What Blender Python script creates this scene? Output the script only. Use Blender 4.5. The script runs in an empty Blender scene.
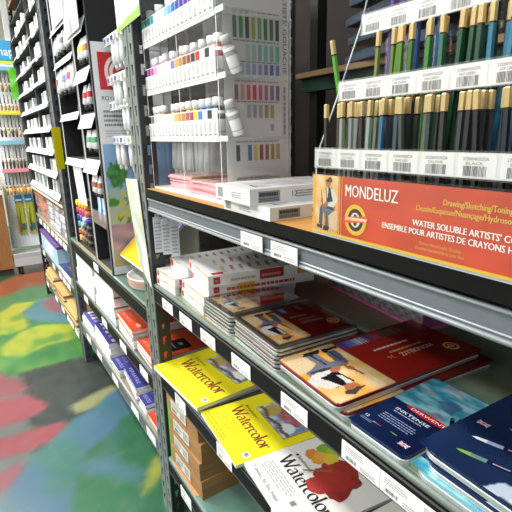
import bpy, math, random
from mathutils import Vector, Matrix
random.seed(7)
R = math.radians
SC = bpy.context.scene
COL = SC.collection

# ---------------------------------------------------------------- materials
def lin(c):
    return tuple((v / 12.92 if v <= .04045 else ((v + .055) / 1.055) ** 2.4) for v in c[:3])
def H(s):
    s = s.lstrip('#')
    return tuple(int(s[i:i + 2], 16) / 255 for i in (0, 2, 4))

def mat(name, rough=.5, metal=0., spec=.5, bump=0., bscale=200., var=.06, vscale=40., coat=0., emit=0.):
    """vertex-colour driven principled material with procedural noise variation"""
    m = bpy.data.materials.new(name); m.use_nodes = True
    nt = m.node_tree; N = nt.nodes; L = nt.links
    bs = N['Principled BSDF']
    at = N.new('ShaderNodeAttribute'); at.attribute_name = 'Col'
    tc = N.new('ShaderNodeTexCoord')
    no = N.new('ShaderNodeTexNoise'); no.inputs['Scale'].default_value = vscale; no.inputs['Detail'].default_value = 3
    L.new(tc.outputs['Object'], no.inputs['Vector'])
    mr = N.new('ShaderNodeMapRange'); mr.inputs['To Min'].default_value = 1 - var; mr.inputs['To Max'].default_value = 1 + var
    L.new(no.outputs['Fac'], mr.inputs['Value'])
    mx = N.new('ShaderNodeVectorMath'); mx.operation = 'SCALE'
    L.new(at.outputs['Color'], mx.inputs[0]); L.new(mr.outputs['Result'], mx.inputs['Scale'])
    L.new(mx.outputs['Vector'], bs.inputs['Base Color'])
    bs.inputs['Roughness'].default_value = rough; bs.inputs['Metallic'].default_value = metal
    bs.inputs['Specular IOR Level'].default_value = spec
    if coat: bs.inputs['Coat Weight'].default_value = coat; bs.inputs['Coat Roughness'].default_value = .08
    if bump:
        n2 = N.new('ShaderNodeTexNoise'); n2.inputs['Scale'].default_value = bscale
        L.new(tc.outputs['Object'], n2.inputs['Vector'])
        b = N.new('ShaderNodeBump'); b.inputs['Strength'].default_value = bump; b.inputs['Distance'].default_value = .002
        L.new(n2.outputs['Fac'], b.inputs['Height']); L.new(b.outputs['Normal'], bs.inputs['Normal'])
    if emit:
        L.new(mx.outputs['Vector'], bs.inputs['Emission Color']); bs.inputs['Emission Strength'].default_value = emit
    return m

def clear(name, tint=(1, 1, 1), gloss=.12, haze=.0, hazecol=(.9, .92, .93)):
    m = bpy.data.materials.new(name); m.use_nodes = True
    nt = m.node_tree; N = nt.nodes; L = nt.links
    N.remove(N['Principled BSDF']); out = N['Material Output']
    tr = N.new('ShaderNodeBsdfTransparent'); tr.inputs['Color'].default_value = (*tint, 1)
    gl = N.new('ShaderNodeBsdfGlossy'); gl.inputs['Roughness'].default_value = .06
    df = N.new('ShaderNodeBsdfDiffuse'); df.inputs['Color'].default_value = (*hazecol, 1)
    m0 = N.new('ShaderNodeMixShader'); m0.inputs[0].default_value = haze
    L.new(tr.outputs[0], m0.inputs[1]); L.new(df.outputs[0], m0.inputs[2])
    lw = N.new('ShaderNodeLayerWeight'); lw.inputs['Blend'].default_value = .25
    mm = N.new('ShaderNodeMath'); mm.operation = 'MULTIPLY_ADD'; mm.inputs[1].default_value = .5; mm.inputs[2].default_value = gloss * .4
    L.new(lw.outputs['Fresnel'], mm.inputs[0])
    mx = N.new('ShaderNodeMixShader'); L.new(mm.outputs[0], mx.inputs[0])
    L.new(m0.outputs[0], mx.inputs[1]); L.new(gl.outputs[0], mx.inputs[2])
    L.new(mx.outputs[0], out.inputs['Surface'])
    return m

def wood(name, c1, c2, scale=(1, 12, 12), rough=.55):
    m = bpy.data.materials.new(name); m.use_nodes = True
    nt = m.node_tree; N = nt.nodes; L = nt.links; bs = N['Principled BSDF']
    tc = N.new('ShaderNodeTexCoord'); mp = N.new('ShaderNodeMapping'); mp.inputs['Scale'].default_value = scale
    no = N.new('ShaderNodeTexNoise'); no.inputs['Scale'].default_value = 14; no.inputs['Detail'].default_value = 6
    cr = N.new('ShaderNodeValToRGB'); cr.color_ramp.elements[0].color = (*lin(c1), 1); cr.color_ramp.elements[1].color = (*lin(c2), 1)
    cr.color_ramp.elements[0].position = .3; cr.color_ramp.elements[1].position = .7
    L.new(tc.outputs['Object'], mp.inputs[0]); L.new(mp.outputs[0], no.inputs['Vector']); L.new(no.outputs['Fac'], cr.inputs[0])
    L.new(cr.outputs[0], bs.inputs['Base Color']); bs.inputs['Roughness'].default_value = rough
    return m

M = dict(
    paper=mat('printed_paper', .65, var=.03), gloss=mat('glossy_print', .22, var=.04, coat=.25), card=mat('cardboard', .8, bump=.15, bscale=300, var=.1, vscale=60),
    plastic=mat('moulded_plastic', .35, var=.04), metal=mat('powder_coated_steel', .42, .25, var=.12, vscale=60, bump=.05, bscale=500),
    steel=mat('brushed_steel', .3, .8, var=.1), black=mat('black_edge_band', .6, spec=.15, var=.2), matte=mat('matte_black_board', .75, var=.15, vscale=30), gold=mat('gold_dip_paint', .35, .35, var=.08),
    lacquer=mat('pencil_lacquer', .25, var=.05, coat=.3), tin=mat('printed_tin', .2, .0, var=.03, coat=.35), deck=mat('shelf_deck_steel', .3, .1, var=.35, vscale=9),
    wall=mat('painted_wall', .8, var=.03, vscale=3), shrink=mat('shrink_wrapped_print', .15, var=.05, coat=.6),
    clear=clear('clear_acrylic'), haze=clear('hazy_acrylic', haze=.14), bluefilm=clear('blue_tinted_blister', haze=.4, hazecol=(.16, .21, .28)), film=clear('plastic_film', haze=.22), pale=clear('frosted_plastic', haze=.85, hazecol=(.93, .93, .92)), smoke=clear('grey_translucent_plastic', haze=.45, hazecol=(.42, .44, .46)),
    edge=mat('acrylic_edge', .2, var=.02), wood=wood('particle_board', H('B07A38'), H('D09A52')), oak=wood('wood_counter', H('7A4E28'), H('9A6A3C'), (10, 10, 1)),
    light=mat('light_diffuser', .5, emit=3.0),
)

# ---------------------------------------------------------------- text
_tc = {}
def glyphs(s):
    if s in _tc: return _tc[s]
    cu = bpy.data.curves.new('t', 'FONT'); cu.body = s; cu.size = 1; cu.resolution_u = 2
    ob = bpy.data.objects.new('t', cu); COL.objects.link(ob)
    dg = bpy.context.evaluated_depsgraph_get(); me = ob.evaluated_get(dg).to_mesh()
    vs = [(v.co.x, v.co.y) for v in me.vertices]; fs = [tuple(p.vertices) for p in me.polygons]
    ob.evaluated_get(dg).to_mesh_clear(); COL.objects.unlink(ob); bpy.data.objects.remove(ob); bpy.data.curves.remove(cu)
    w = max([v[0] for v in vs], default=0)
    _tc[s] = (vs, fs, w)
    return _tc[s]

def arc(cx, cy, rx, ry, a0, a1, n=12):
    return [(cx + rx * math.cos(R(a0 + (a1 - a0) * i / n)), cy + ry * math.sin(R(a0 + (a1 - a0) * i / n))) for i in range(n + 1)]
PEN = {  # little calligraphic alphabet: (advance, strokes)
    'W': (1.15, [[(0, 1), (.3, 0)], [(.3, 0), (.58, 1)], [(.5, 1), (.8, 0)], [(.8, 0), (1.1, 1)], [(-.08, 1), (.12, 1)], [(1, 1), (1.2, 1)]]),
    'a': (.55, [[(.08, .5)] + arc(.25, .42, .17, .2, 150, 0, 8) + [(.42, .08), (.52, .02)], [(.42, .35)] + arc(.22, .16, .2, .17, 60, 300, 10) + [(.42, .12)]]),
    't': (.38, [[(.18, .82), (.18, .12), (.25, .0), (.38, .06)], [(.02, .6), (.36, .6)]]),
    'e': (.52, [[(.06, .34), (.44, .4)] + arc(.25, .36, .2, .25, 10, 180, 10) + arc(.27, .3, .22, .3, 180, 310, 10)]),
    'r': (.42, [[(.0, .58), (.12, .6), (.12, 0)], [(.12, .42), (.22, .58), (.34, .6), (.4, .52)], [(.02, 0), (.24, 0)]]),
    'c': (.5, [[(.44, .5)] + arc(.25, .31, .21, .3, 50, 310, 14)]),
    'o': (.56, [arc(.27, .3, .23, .3, 0, 360, 20)]),
    'l': (.28, [[(.02, 1.02), (.12, 1.04), (.12, 0)], [(.02, 0), (.24, 0)]]),
}

# ---------------------------------------------------------------- mesh builder
class MB:
    def __init__(s): s.v = []; s.f = []; s.c = []; s.m = []; s.ms = []; s.sm = []
    def mi(s, m):
        m = M[m]
        if m not in s.ms: s.ms.append(m)
        return s.ms.index(m)
    def face(s, pts, col, m='paper', cols=None, smooth=False):
        b = len(s.v); s.v += [tuple(p) for p in pts]; s.f.append(tuple(range(b, b + len(pts))))
        s.c.append([lin(c) for c in cols] if cols else [lin(col)] * len(pts)); s.m.append(s.mi(m)); s.sm.append(smooth)
        return s
    def box(s, x0, x1, y0, y1, z0, z1, col, m='paper', top=None, faces=None):
        P = [(x, y, z) for z in (z0, z1) for y in (y0, y1) for x in (x0, x1)]
        for k, q in (('b', (0, 2, 3, 1)), ('t', (4, 5, 7, 6)), ('f', (0, 1, 5, 4)), ('k', (2, 6, 7, 3)), ('l', (0, 4, 6, 2)), ('r', (1, 3, 7, 5))):
            if faces and k not in faces: continue
            s.face([P[i] for i in q], top if (k == 't' and top) else col, m)
        return s
    def prism(s, out, z0, z1, col, m='paper', side=None, sidem=None, bottom=True):
        n = len(out)
        s.face([(x, y, z1) for x, y in out], col, m)
        if bottom: s.face([(x, y, z0) for x, y in reversed(out)], side or col, sidem or m)
        for i in range(n):
            (a, b), (c, d) = out[i], out[(i + 1) % n]
            s.face([(a, b, z0), (c, d, z0), (c, d, z1), (a, b, z1)], side or col, sidem or m)
        return s
    def plate(s, pts, th, col, m='clear', edge=None):
        """thin flat polygon given in 3-D, thickened along its normal"""
        P = [Vector(p) for p in pts]; n = (P[1] - P[0]).cross(P[2] - P[1]).normalized() * th / 2
        A = [p + n for p in P]; B = [p - n for p in P]
        s.face(A, col, m); s.face(B[::-1], col, m)
        for i in range(len(P)):
            j = (i + 1) % len(P); s.face([A[i], B[i], B[j], A[j]], col, edge or m)
        return s
    def tube(s, p0, p1, r0, r1=None, n=10, col=(1, 1, 1), m='plastic', caps=True, smooth=True, rot=0):
        r1 = r0 if r1 is None else r1
        p0, p1 = Vector(p0), Vector(p1); d = (p1 - p0).normalized()
        a = d.orthogonal().normalized(); b = d.cross(a)
        A = []; B = []
        for i in range(n):
            t = 2 * math.pi * i / n + rot; e = a * math.cos(t) + b * math.sin(t)
            A.append(p0 + e * r0); B.append(p1 + e * r1)
        for i in range(n):
            j = (i + 1) % n; s.face([A[i], A[j], B[j], B[i]], col, m, smooth=smooth)
        if caps:
            s.face(A[::-1], col, m); s.face(B, col, m)
        return s
    def lathe(s, prof, n=14, m='plastic', c=(0, 0)):
        """prof: list of (r, z, colour)"""
        for (r0, z0, c0), (r1, z1, c1) in zip(prof, prof[1:]):
            for i in range(n):
                a, b = 2 * math.pi * i / n, 2 * math.pi * (i + 1) / n
                q = [(c[0] + r0 * math.cos(a), c[1] + r0 * math.sin(a), z0), (c[0] + r0 * math.cos(b), c[1] + r0 * math.sin(b), z0),
                     (c[0] + r1 * math.cos(b), c[1] + r1 * math.sin(b), z1), (c[0] + r1 * math.cos(a), c[1] + r1 * math.sin(a), z1)]
                if r0 < 1e-6: q.pop(0)
                elif r1 < 1e-6: q.pop(2)
                s.face(q, c1, m, smooth=True)
        return s
    # printed rectangle: origin o, unit vectors eu ev, size
    def grid(s, o, eu, ev, w, h, nu, nv, fn, m='paper'):
        o, eu, ev = Vector(o), Vector(eu), Vector(ev)
        cs = [[fn((i / nu), (j / nv)) for i in range(nu + 1)] for j in range(nv + 1)]
        for j in range(nv):
            for i in range(nu):
                p = [o + eu * (w * a / nu) + ev * (h * b / nv) for a, b in ((i, j), (i + 1, j), (i + 1, j + 1), (i, j + 1))]
                s.face(p, None, m, cols=[cs[j][i], cs[j][i + 1], cs[j + 1][i + 1], cs[j + 1][i]])
        return s
    def rect(s, o, eu, ev, u0, v0, u1, v1, col, m='paper', lift=.0):
        o, eu, ev = Vector(o), Vector(eu), Vector(ev); n = eu.cross(ev) * lift
        return s.face([o + eu * a + ev * b + n for a, b in ((u0, v0), (u1, v0), (u1, v1), (u0, v1))], col, m)
    def poly(s, o, eu, ev, pts, col, m='paper', lift=.0):
        o, eu, ev = Vector(o), Vector(eu), Vector(ev); n = eu.cross(ev) * lift
        return s.face([o + eu * a + ev * b + n for a, b in pts], col, m)
    def ell(s, o, eu, ev, cx, cy, rx, ry, col, m='paper', lift=.0, n=24, a=0):
        ca, sa = math.cos(a), math.sin(a)
        pts = []
        for i in range(n):
            x, y = rx * math.cos(2 * math.pi * i / n), ry * math.sin(2 * math.pi * i / n)
            pts.append((cx + x * ca - y * sa, cy + x * sa + y * ca))
        return s.poly(o, eu, ev, pts, col, m, lift)
    def text(s, t, o, eu, ev, u, v, size, col, m='paper', lift=.0004, sx=1., shear=0., align='l', bold=0., width=None):
        o, eu, ev = Vector(o), Vector(eu), Vector(ev); n = eu.cross(ev) * lift
        vs, fs, w = glyphs(t)
        if width: sx = width / (w * size)
        du = {'l': 0, 'c': -w * size * sx / 2, 'r': -w * size * sx}[align]
        for q_, k in enumerate([0] if not bold else [-bold, 0, bold]):
            b = len(s.v); n = eu.cross(ev) * (lift + q_ * 2.5e-5)
            s.v += [tuple(o + eu * (u + du + (x + shear * y) * size * sx + k) + ev * (v + y * size) + n) for x, y in vs]
            mi = s.mi(m); lc = lin(col)
            for f in fs: s.f.append(tuple(b + i for i in f)); s.c.append([lc] * len(f)); s.m.append(mi); s.sm.append(False)
        return s
    def pen(s, t, o, eu, ev, u, v, size, col, m='paper', lift=.0004, nib=.115, ang=12, sx=1.):
        """word in the broad-nib alphabet"""
        k = 0; nx, ny = nib / 2 * math.cos(R(ang)), nib / 2 * math.sin(R(ang)); hair = .022
        for ch in t:
            adv, strokes = PEN[ch]
            for st in strokes:
                for (x0, y0), (x1, y1) in zip(st, st[1:]):
                    d = math.hypot(x1 - x0, y1 - y0) or 1; px, py = -(y1 - y0) / d, (x1 - x0) / d
                    sg = 1 if px * nx + py * ny >= 0 else -1
                    ax, ay = nx * sg + px * hair, ny * sg + py * hair
                    k += 1
                    s.poly(o, eu, ev, [(u + (a) * size * sx, v + b * size) for a, b in ((x0 - ax, y0 - ay), (x1 - ax, y1 - ay), (x1 + ax, y1 + ay), (x0 + ax, y0 + ay))], col, m, lift + k * 2e-7)
            u += adv * size * sx
        return s
    def lines(s, o, eu, ev, u0, v0, w, h, n, col, fill=.45, lift=.0004, ragged=.25, m='paper', seed=1):
        """blocks of print too small to read"""
        rr = random.Random(seed)
        for i in range(n):
            y = v0 + h * (1 - (i + 1) / n); x = u0; end = u0 + w * (1 - ragged * rr.random())
            while x < end - w * .02:
                l = min(w * rr.uniform(.05, .14), end - x)
                s.rect(o, eu, ev, x, y, x + l, y + h / n * fill, col, m, lift); x += l + w * .02
        return s
    def bars(s, o, eu, ev, u0, v0, w, h, col, n=16, lift=.0004, m='paper', seed=1):
        rr = random.Random(seed); x = u0; st = w / n
        for i in range(n):
            s.rect(o, eu, ev, x, v0, x + st * rr.uniform(.25, .75), v0 + h, col, m, lift); x += st
        return s
    def build(s, name, parent=None, loc=(0, 0, 0), rot=(0, 0, 0)):
        me = bpy.data.meshes.new(name); me.from_pydata(s.v, [], s.f)
        for m in s.ms: me.materials.append(m)
        at = me.color_attributes.new('Col', 'FLOAT_COLOR', 'CORNER')
        buf = []
        for c in s.c:
            for q in c: buf += [*q, 1.]
        at.data.foreach_set('color', buf)
        me.polygons.foreach_set('material_index', s.m); me.polygons.foreach_set('use_smooth', s.sm)
        if any(s.sm):
            import bmesh
            bm = bmesh.new(); bm.from_mesh(me); bmesh.ops.remove_doubles(bm, verts=bm.verts, dist=1e-6); bm.to_mesh(me); bm.free()
        me.update()
        o = bpy.data.objects.new(name, me); COL.objects.link(o)
        o.location = loc; o.rotation_euler = rot
        if parent: o.parent = parent
        return o

def tag(o, label=None, cat=None, group=None, kind=None):
    for k, v in (('label', label), ('category', cat), ('group', group), ('kind', kind)):
        if v: o[k] = v
    return o
def thing(name, label, cat, loc=(0, 0, 0), rot=(0, 0, 0), group=None):
    o = bpy.data.objects.new(name, None); COL.objects.link(o); o.empty_display_size = .05
    o.location = loc; o.rotation_euler = rot if not isinstance(rot, (int, float)) else (0, 0, rot)
    return tag(o, label, cat, group)
def dup(root, loc, rot=None, label=None, group=None):
    r = root.copy(); COL.objects.link(r); r.location = loc
    if rot is not None: r.rotation_euler = rot if not isinstance(rot, (int, float)) else (0, 0, rot)
    if label: r['label'] = label
    if group: r['group'] = group
    for ch in list(root.children):
        c = ch.copy(); COL.objects.link(c); c.parent = r
        for g in list(ch.children):
            d = g.copy(); COL.objects.link(d); d.parent = c
    return r
_ones = 'first second third fourth fifth sixth seventh eighth ninth tenth eleventh twelfth thirteenth fourteenth fifteenth sixteenth seventeenth eighteenth nineteenth'.split()
def nth(i):
    i += 1
    if i < 20: return _ones[i - 1]
    t, u = divmod(i, 10)
    return {2: 'twent', 3: 'thirt', 4: 'fort'}[t] + ('ieth' if u == 0 else 'y-' + _ones[u - 1])
X, Y, Z = Vector((1, 0, 0)), Vector((0, 1, 0)), Vector((0, 0, 1))
def inpoly(x, y, P):
    r = False; j = len(P) - 1
    for i in range(len(P)):
        (a, b), (c, d) = P[i], P[j]
        if (b > y) != (d > y) and x < (c - a) * (y - b) / (d - b) + a: r = not r
        j = i
    return r
def mixc(a, b, t): return tuple(p + (q - p) * t for p, q in zip(a, b))
from mathutils import noise as _nz
def nse(x, y, z=0.): return _nz.noise(Vector((x, y, z)))
def paint(bg, shapes, wob=.0, wsc=8., grain=.0):
    """colour function over the unit square from flat shapes painted one over the other"""
    def f(u, v):
        a = u + wob * nse(u * wsc, v * wsc); b = v + wob * nse(u * wsc, v * wsc, 7)
        c = bg(u, v) if callable(bg) else bg
        for sh in shapes:
            k = sh[0]
            if k == 'p' and inpoly(a, b, sh[1]): c = sh[2]
            elif k == 'e':
                cx, cy, rx, ry, an = sh[1]; x, y = a - cx, b - cy; ca, sa = math.cos(R(an)), math.sin(R(an))
                if ((x * ca + y * sa) / rx) ** 2 + ((-x * sa + y * ca) / ry) ** 2 < 1: c = sh[2]
            elif k == 's':
                (x0, y0), (x1, y1), w = sh[1]; dx, dy = x1 - x0, y1 - y0
                t = max(0, min(1, ((a - x0) * dx + (b - y0) * dy) / (dx * dx + dy * dy)))
                if math.hypot(a - x0 - t * dx, b - y0 - t * dy) < w: c = sh[2]
        if grain:
            g = grain * nse(u * 40, v * 40, 3); c = tuple(max(0, min(1, q + g)) for q in c)
        return c
    return f
# ---------------------------------------------------------------- the setting
POLY = [  # painted mural on the floor: (outline in metres, colour)
 ([(-.9, 5.4), (.9, 5.4), (.9, 4.55), (-.14, 4.58), (-.31, 4.45), (-.9, 4.2)], H('2E4A30')),
 ([(-.9, 4.35), (-.309, 4.416), (-.136, 4.578), (.094, 4.69), (.5, 4.75), (.5, 4.2), (.174, 4.353), (.014, 4.117), (-.182, 4.098), (-.337, 3.974), (-.9, 3.8)], H('B4532A')),
 ([(-.9, 3.8), (-.337, 3.974), (-.14, 4.131), (.05, 4.12), (.4, 4.2), (.4, 3.75), (-.063, 3.8), (-.219, 3.705), (-.358, 3.631), (-.9, 3.4)], H('4E8F52')),
 ([(-.9, 3.4), (-.366, 3.601), (-.253, 3.76), (-.1, 3.72), (-.221, 3.356), (-.207, 3.202), (-.331, 3.136), (-.386, 3.174), (-.9, 3.0)], H('C9C832')),
 ([(-.232, 3.5), (-.076, 3.764), (.15, 3.75), (.2, 3.2), (.071, 3.12), (-.023, 3.155), (-.167, 3.256)], H('5E97A8')),
 ([(-.069, 3.676), (.018, 3.778), (.098, 3.72), (.09, 3.42), (.047, 3.347), (-.023, 3.373), (-.072, 3.502)], H('B0707A')),
 ([(-.4, 2.85), (-.38, 3.0), (-.28, 3.14), (-.138, 3.196), (.081, 3.081), (.3, 3.0), (.3, 2.85), (.037, 2.827), (-.138, 2.829), (-.31, 2.746)], H('C3CC2C')),
 ([(-.166, 2.054), (-.086, 2.11), (.051, 2.137), (.1, 2.08), (-.062, 2.013), (-.145, 1.983)], H('A9A868')),
 ([(-.9, 2.75), (-.419, 2.628), (-.339, 2.449), (-.294, 2.349), (-.352, 2.311), (-.9, 2.4)], H('B0555F')),
 ([(-.9, 2.36), (-.44, 2.298), (-.31, 2.283), (-.241, 2.133), (-.292, 2.073), (-.9, 2.06)], H('B54C58')),
 ([(-.9, 2.0), (-.46, 1.974), (-.324, 1.98), (-.2, 1.936), (-.245, 1.844), (-.9, 1.8)], H('B84A56')),
 ([(-.9, 1.72), (-.474, 1.741), (-.385, 1.779), (-.355, 1.707), (-.48, 1.63), (-.9, 1.6)], H('AD525C')),
 ([(-.9, 1.3), (-.486, 1.57), (-.433, 1.655), (-.331, 1.798), (-.143, 1.965), (.058, 2.075), (.3, 2.1), (.3, 1.3), (-.1, .9), (-.9, .9)], H('4C7FA0')),
 ([(-.284, 1.428), (-.2, 1.639), (-.098, 1.751), (.03, 1.84), (.3, 1.85), (.3, 1.0), (-.2, .9)], H('2F7D50')),
 ([(-.055, 1.352), (.009, 1.452), (.07, 1.51), (.08, 1.44), (.012, 1.376), (-.035, 1.345)], H('BBBF3C')),
]
def floor_col(u, v):
    x, y = -3.2 + 4.6 * u, -1.6 + 9 * v
    near = -1.2 < x < .6 and .6 < y < 5.2
    q = [floor_raw(u + dx / 4.6, v + dy / 9) for dx, dy in ((0, 0), (.012, .004), (-.011, .008), (.003, -.014), (-.008, -.01), (.016, -.006))] if near else [floor_raw(u, v)]
    c = tuple(sum(k[i] for k in q) / len(q) for i in range(3)); g = sum(c) / 3
    c = mixc(c, (g * .96, g, g * .99), .14); return tuple(k * .79 for k in c)
def floor_raw(u, v):
    x, y = -3.2 + 4.6 * u, -1.6 + 9 * v
    w = .022
    a = x + w * nse(x * 7, y * 7) + .008 * nse(x * 30, y * 30); b = y + w * nse(x * 7, y * 7, 5) + .008 * nse(x * 30, y * 30, 2)
    c = H('3B4441') if b < 2.62 + .25 * (a + .1) ** 2 and b > 1 else H('3E9048')
    if b < 2.6 and a < -.33: c = H('747A77')
    if b <= 1: c = H('35684A')
    if 2.55 < b < 2.95: c = mixc(H('2F8A3C'), H('66B23E'), max(0, min(1, .5 + 1.2 * nse(x * 12, y * 5))))
    for P, k in POLY:
        if inpoly(a, b, P): c = k
    if c == H('2F7D50'): c = mixc(c, H('4F86A0'), max(0, min(1, 1.9 * nse(x * 6, y * 6, 1) - .1)))
    if c in (H('4C7FA0'), H('5E97A8')): c = mixc(c, H('3E8A70'), max(0, min(.8, 1.8 * nse(x * 6, y * 6, 9) + .1)))
    if c in (H('C3CC2C'), H('C9C832')): c = mixc(c, H('5FAE3E'), max(0, min(1, 2.2 * nse(x * 11, y * 6, 4))))
    t = .5 + .5 * nse(x * 16, y * 16, 3); c = mixc(c, mixc(c, (.55, .6, .58), .35), max(0, t - .25))
    if nse(x * 34, y * 34, 8) > .45 and c[2] < .5 and 1.0 < b < 1.95 and a > -.4: c = mixc(c, H('A8A06A'), .5)
    return tuple(max(0, min(1, q * (.97 + .1 * nse(x * 3, y * 3, 6)))) for q in c)
M['floor'] = mat('painted_concrete', .3, var=.08, vscale=14, bump=.02, bscale=60, coat=.15)
fl = MB().grid((-3.2, -1.6, 0), X, Y, 4.6, 9, 200, 390, floor_col, 'floor')
tag(fl.build('floor'), kind='structure')
tag(MB().box(-3.2, 1.4, 7.4, 7.5, 0, 3.2, H('E9DFD2'), 'wall').build('wall_far'), kind='structure')
tag(MB().box(1.3, 1.4, -1.6, 7.4, 0, 3.2, H('1E1511'), 'wall').build('wall_right'), kind='structure')
tag(MB().box(-3.3, -3.2, -1.6, 7.4, 0, 3.2, H('D8D4CC'), 'wall').build('wall_left'), kind='structure')
tag(MB().box(-3.2, 1.4, -1.6, 7.4, 3.2, 3.3, H('EDEBE6'), 'wall').build('ceiling'), kind='structure')
for k, (x, y) in enumerate(((-1.0, .8), (-1.0, 2.9), (-1.0, 5.0))):
    t = thing('ceiling_light', 'long flat ceiling light panel over the aisle, %s from the camera' % nth(k), 'light', (x, y, 3.14), 0, 'ceiling light panels over the aisle')
    MB().box(-.2, .2, -.65, .65, .005, .06, H('E8E8E8'), 'plastic').build('housing', t)
    MB().box(-.17, .17, -.6, .6, 0, .005, (1, 1, 1), 'light').build('diffuser', t)

# ---------------------------------------------------------------- shelving
def post(par, name, x, y, sx, sy, h, cside, cface):
    """slotted angle post with its corner at (x, y): one flange across the shelf depth, one along the aisle"""
    mb = MB(); W = .038; T = .0025
    pitch = .05; n = int(h / pitch)
    def flange(fn, col):
        def bar(a0, a1, z0, z1): fn(a0, a1, z0, z1, col)
        bar(0, .013, 0, h); bar(.025, W, 0, h)
        bar(.013, .025, 0, .02)
        for i in range(n):
            z = .02 + i * pitch; bar(.013, .025, z + .026, min(h, z + pitch))
            mb_h = z + .017; bar(.021, .025, z, mb_h)     # keyhole: narrow at the foot
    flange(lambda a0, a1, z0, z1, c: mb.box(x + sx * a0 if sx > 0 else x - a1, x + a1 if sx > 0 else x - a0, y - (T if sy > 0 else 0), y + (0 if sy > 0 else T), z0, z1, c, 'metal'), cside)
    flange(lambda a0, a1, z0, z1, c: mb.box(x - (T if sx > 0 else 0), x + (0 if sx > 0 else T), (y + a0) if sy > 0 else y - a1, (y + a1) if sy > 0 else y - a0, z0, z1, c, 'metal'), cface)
    return mb.build(name, par)
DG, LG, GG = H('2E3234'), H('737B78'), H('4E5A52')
BAND = H('161515')
def deck(par, y0, y1, z, band, col=GG, depth=.5, bandcol=BAND, x0=.004):
    mb = MB()
    mb.box(x0, depth, y0, y1, z - .012, z, col, 'deck')
    d = mb.build('shelf_deck', par)
    b = MB()
    b.tube((x0, y0, z - .006), (x0, y1, z - .006), .006, n=10, col=mixc(col, (.62, .68, .66), .45), m='metal')
    b.box(x0 - .004, x0 + .004, y0, y1, band, z - .012, bandcol, 'black')
    b.box(x0 - .0055, x0 - .004, y0, y1, z - .017, z - .0145, mixc(bandcol, (.6, .6, .6), .45), 'plastic')
    b.box(x0 - .0055, x0 - .004, y0, y1, band + .002, band + .004, mixc(bandcol, (.6, .6, .6), .35), 'plastic')
    b.build('shelf_edge', d)
    return d
A_Z = dict(top=1.084, mid=.815, low=.54, bot=.236)
def bracket_posts(par, y_near, y_far, h, depth=.5, near_sy=1, far_sy=1, c1=DG, c2=LG):
    post(par, 'post', 0, y_far, 1, far_sy, h, c1, c2)
    post(par, 'post', 0, y_near, 1, near_sy, h, c1, c2)
    post(par, 'post', depth, y_far, -1, far_sy, h, c1, c2)
    post(par, 'post', depth, y_near, -1, near_sy, h, c1, c2)
uA = thing('shelving_unit', 'near grey steel shelving bay holding pencil tins, watercolor pads and the pencil rack', 'shelving', (0, 0, 0))
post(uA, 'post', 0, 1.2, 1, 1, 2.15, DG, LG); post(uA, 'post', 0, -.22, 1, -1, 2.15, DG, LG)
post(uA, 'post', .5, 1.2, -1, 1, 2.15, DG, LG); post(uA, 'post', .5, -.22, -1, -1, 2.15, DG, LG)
b = MB(); b.box(-.004, .5, -.21, 1.19, 1.064, 1.0838, H('0E0D0C'), 'black')
b.face([(-.002, -.21, 1.084), (.5, -.21, 1.084), (.5, 1.19, 1.084), (-.002, 1.19, 1.084)], (1, 1, 1), 'wood')
tb = b.build('shelf_board', uA)
b = MB()
b.box(.002, .03, -.21, 1.195, 1.026, 1.056, H('6E747A'), 'metal')
b.tube((.002, -.21, 1.0555), (.002, 1.195, 1.0555), .003, n=8, col=H('90969A'), m='metal')
b.tube((.002, -.21, 1.026), (.002, 1.195, 1.026), .0032, n=8, col=H('989EA2'), m='metal')
b.tube((.002, -.21, 1.0325), (.002, 1.195, 1.0325), .0014, n=6, col=H('B4B9BC'), m='metal')
b.build('shelf_beam', uA)
dm = deck(uA, -.21, 1.195, A_Z['mid'], .757, H('5C6258'))
M['deck_reflect'] = mat('deck_painted_reflection', .28, .1, var=.1, vscale=30)
MB().grid((.006, -.2, .81505), X, Y, .492, 1.39, 24, 60, lambda u, v: mixc(H('7E927A'), H('B0784A'), max(0, min(.8, 1.7 * nse(u * 2.2 + 4, v * 4.5, 3) - .1))), 'deck_reflect').build('reflection_mottle', dm)  # green deck top with mottled orange reflections painted into its colour
deck(uA, -.21, 1.195, A_Z['low'], .482, H('4E5A52'))
deck(uA, -.21, 1.195, A_Z['bot'], .178, H('6E9488'))
B0, B1 = 1.285, 2.47
uB = thing('shelving_unit', 'middle grey steel shelving bay with red pads and thick white books', 'shelving', (0, 0, 0))
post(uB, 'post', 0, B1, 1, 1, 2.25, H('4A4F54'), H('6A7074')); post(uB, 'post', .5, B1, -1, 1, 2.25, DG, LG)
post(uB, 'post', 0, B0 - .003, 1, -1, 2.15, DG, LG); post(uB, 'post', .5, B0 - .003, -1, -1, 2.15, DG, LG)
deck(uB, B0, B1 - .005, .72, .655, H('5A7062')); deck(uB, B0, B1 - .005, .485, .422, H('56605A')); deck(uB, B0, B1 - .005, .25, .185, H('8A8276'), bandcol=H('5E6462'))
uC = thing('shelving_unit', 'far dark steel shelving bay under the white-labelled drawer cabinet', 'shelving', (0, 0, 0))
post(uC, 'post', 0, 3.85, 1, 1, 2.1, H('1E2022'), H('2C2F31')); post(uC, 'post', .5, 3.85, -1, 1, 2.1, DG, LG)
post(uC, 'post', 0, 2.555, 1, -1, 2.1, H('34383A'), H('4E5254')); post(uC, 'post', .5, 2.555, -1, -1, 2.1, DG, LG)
b = MB(); b.box(-.004, .5, 2.56, 3.845, .875, .893, H('6A5238'), 'metal'); b.box(-.006, -.004, 2.56, 3.845, .862, .873, H('F2EFE8'), 'plastic'); b.box(-.004, .02, 2.56, 3.845, .845, .875, H('6A5238'), 'metal')
b.build('shelf_board', uC)
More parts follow.
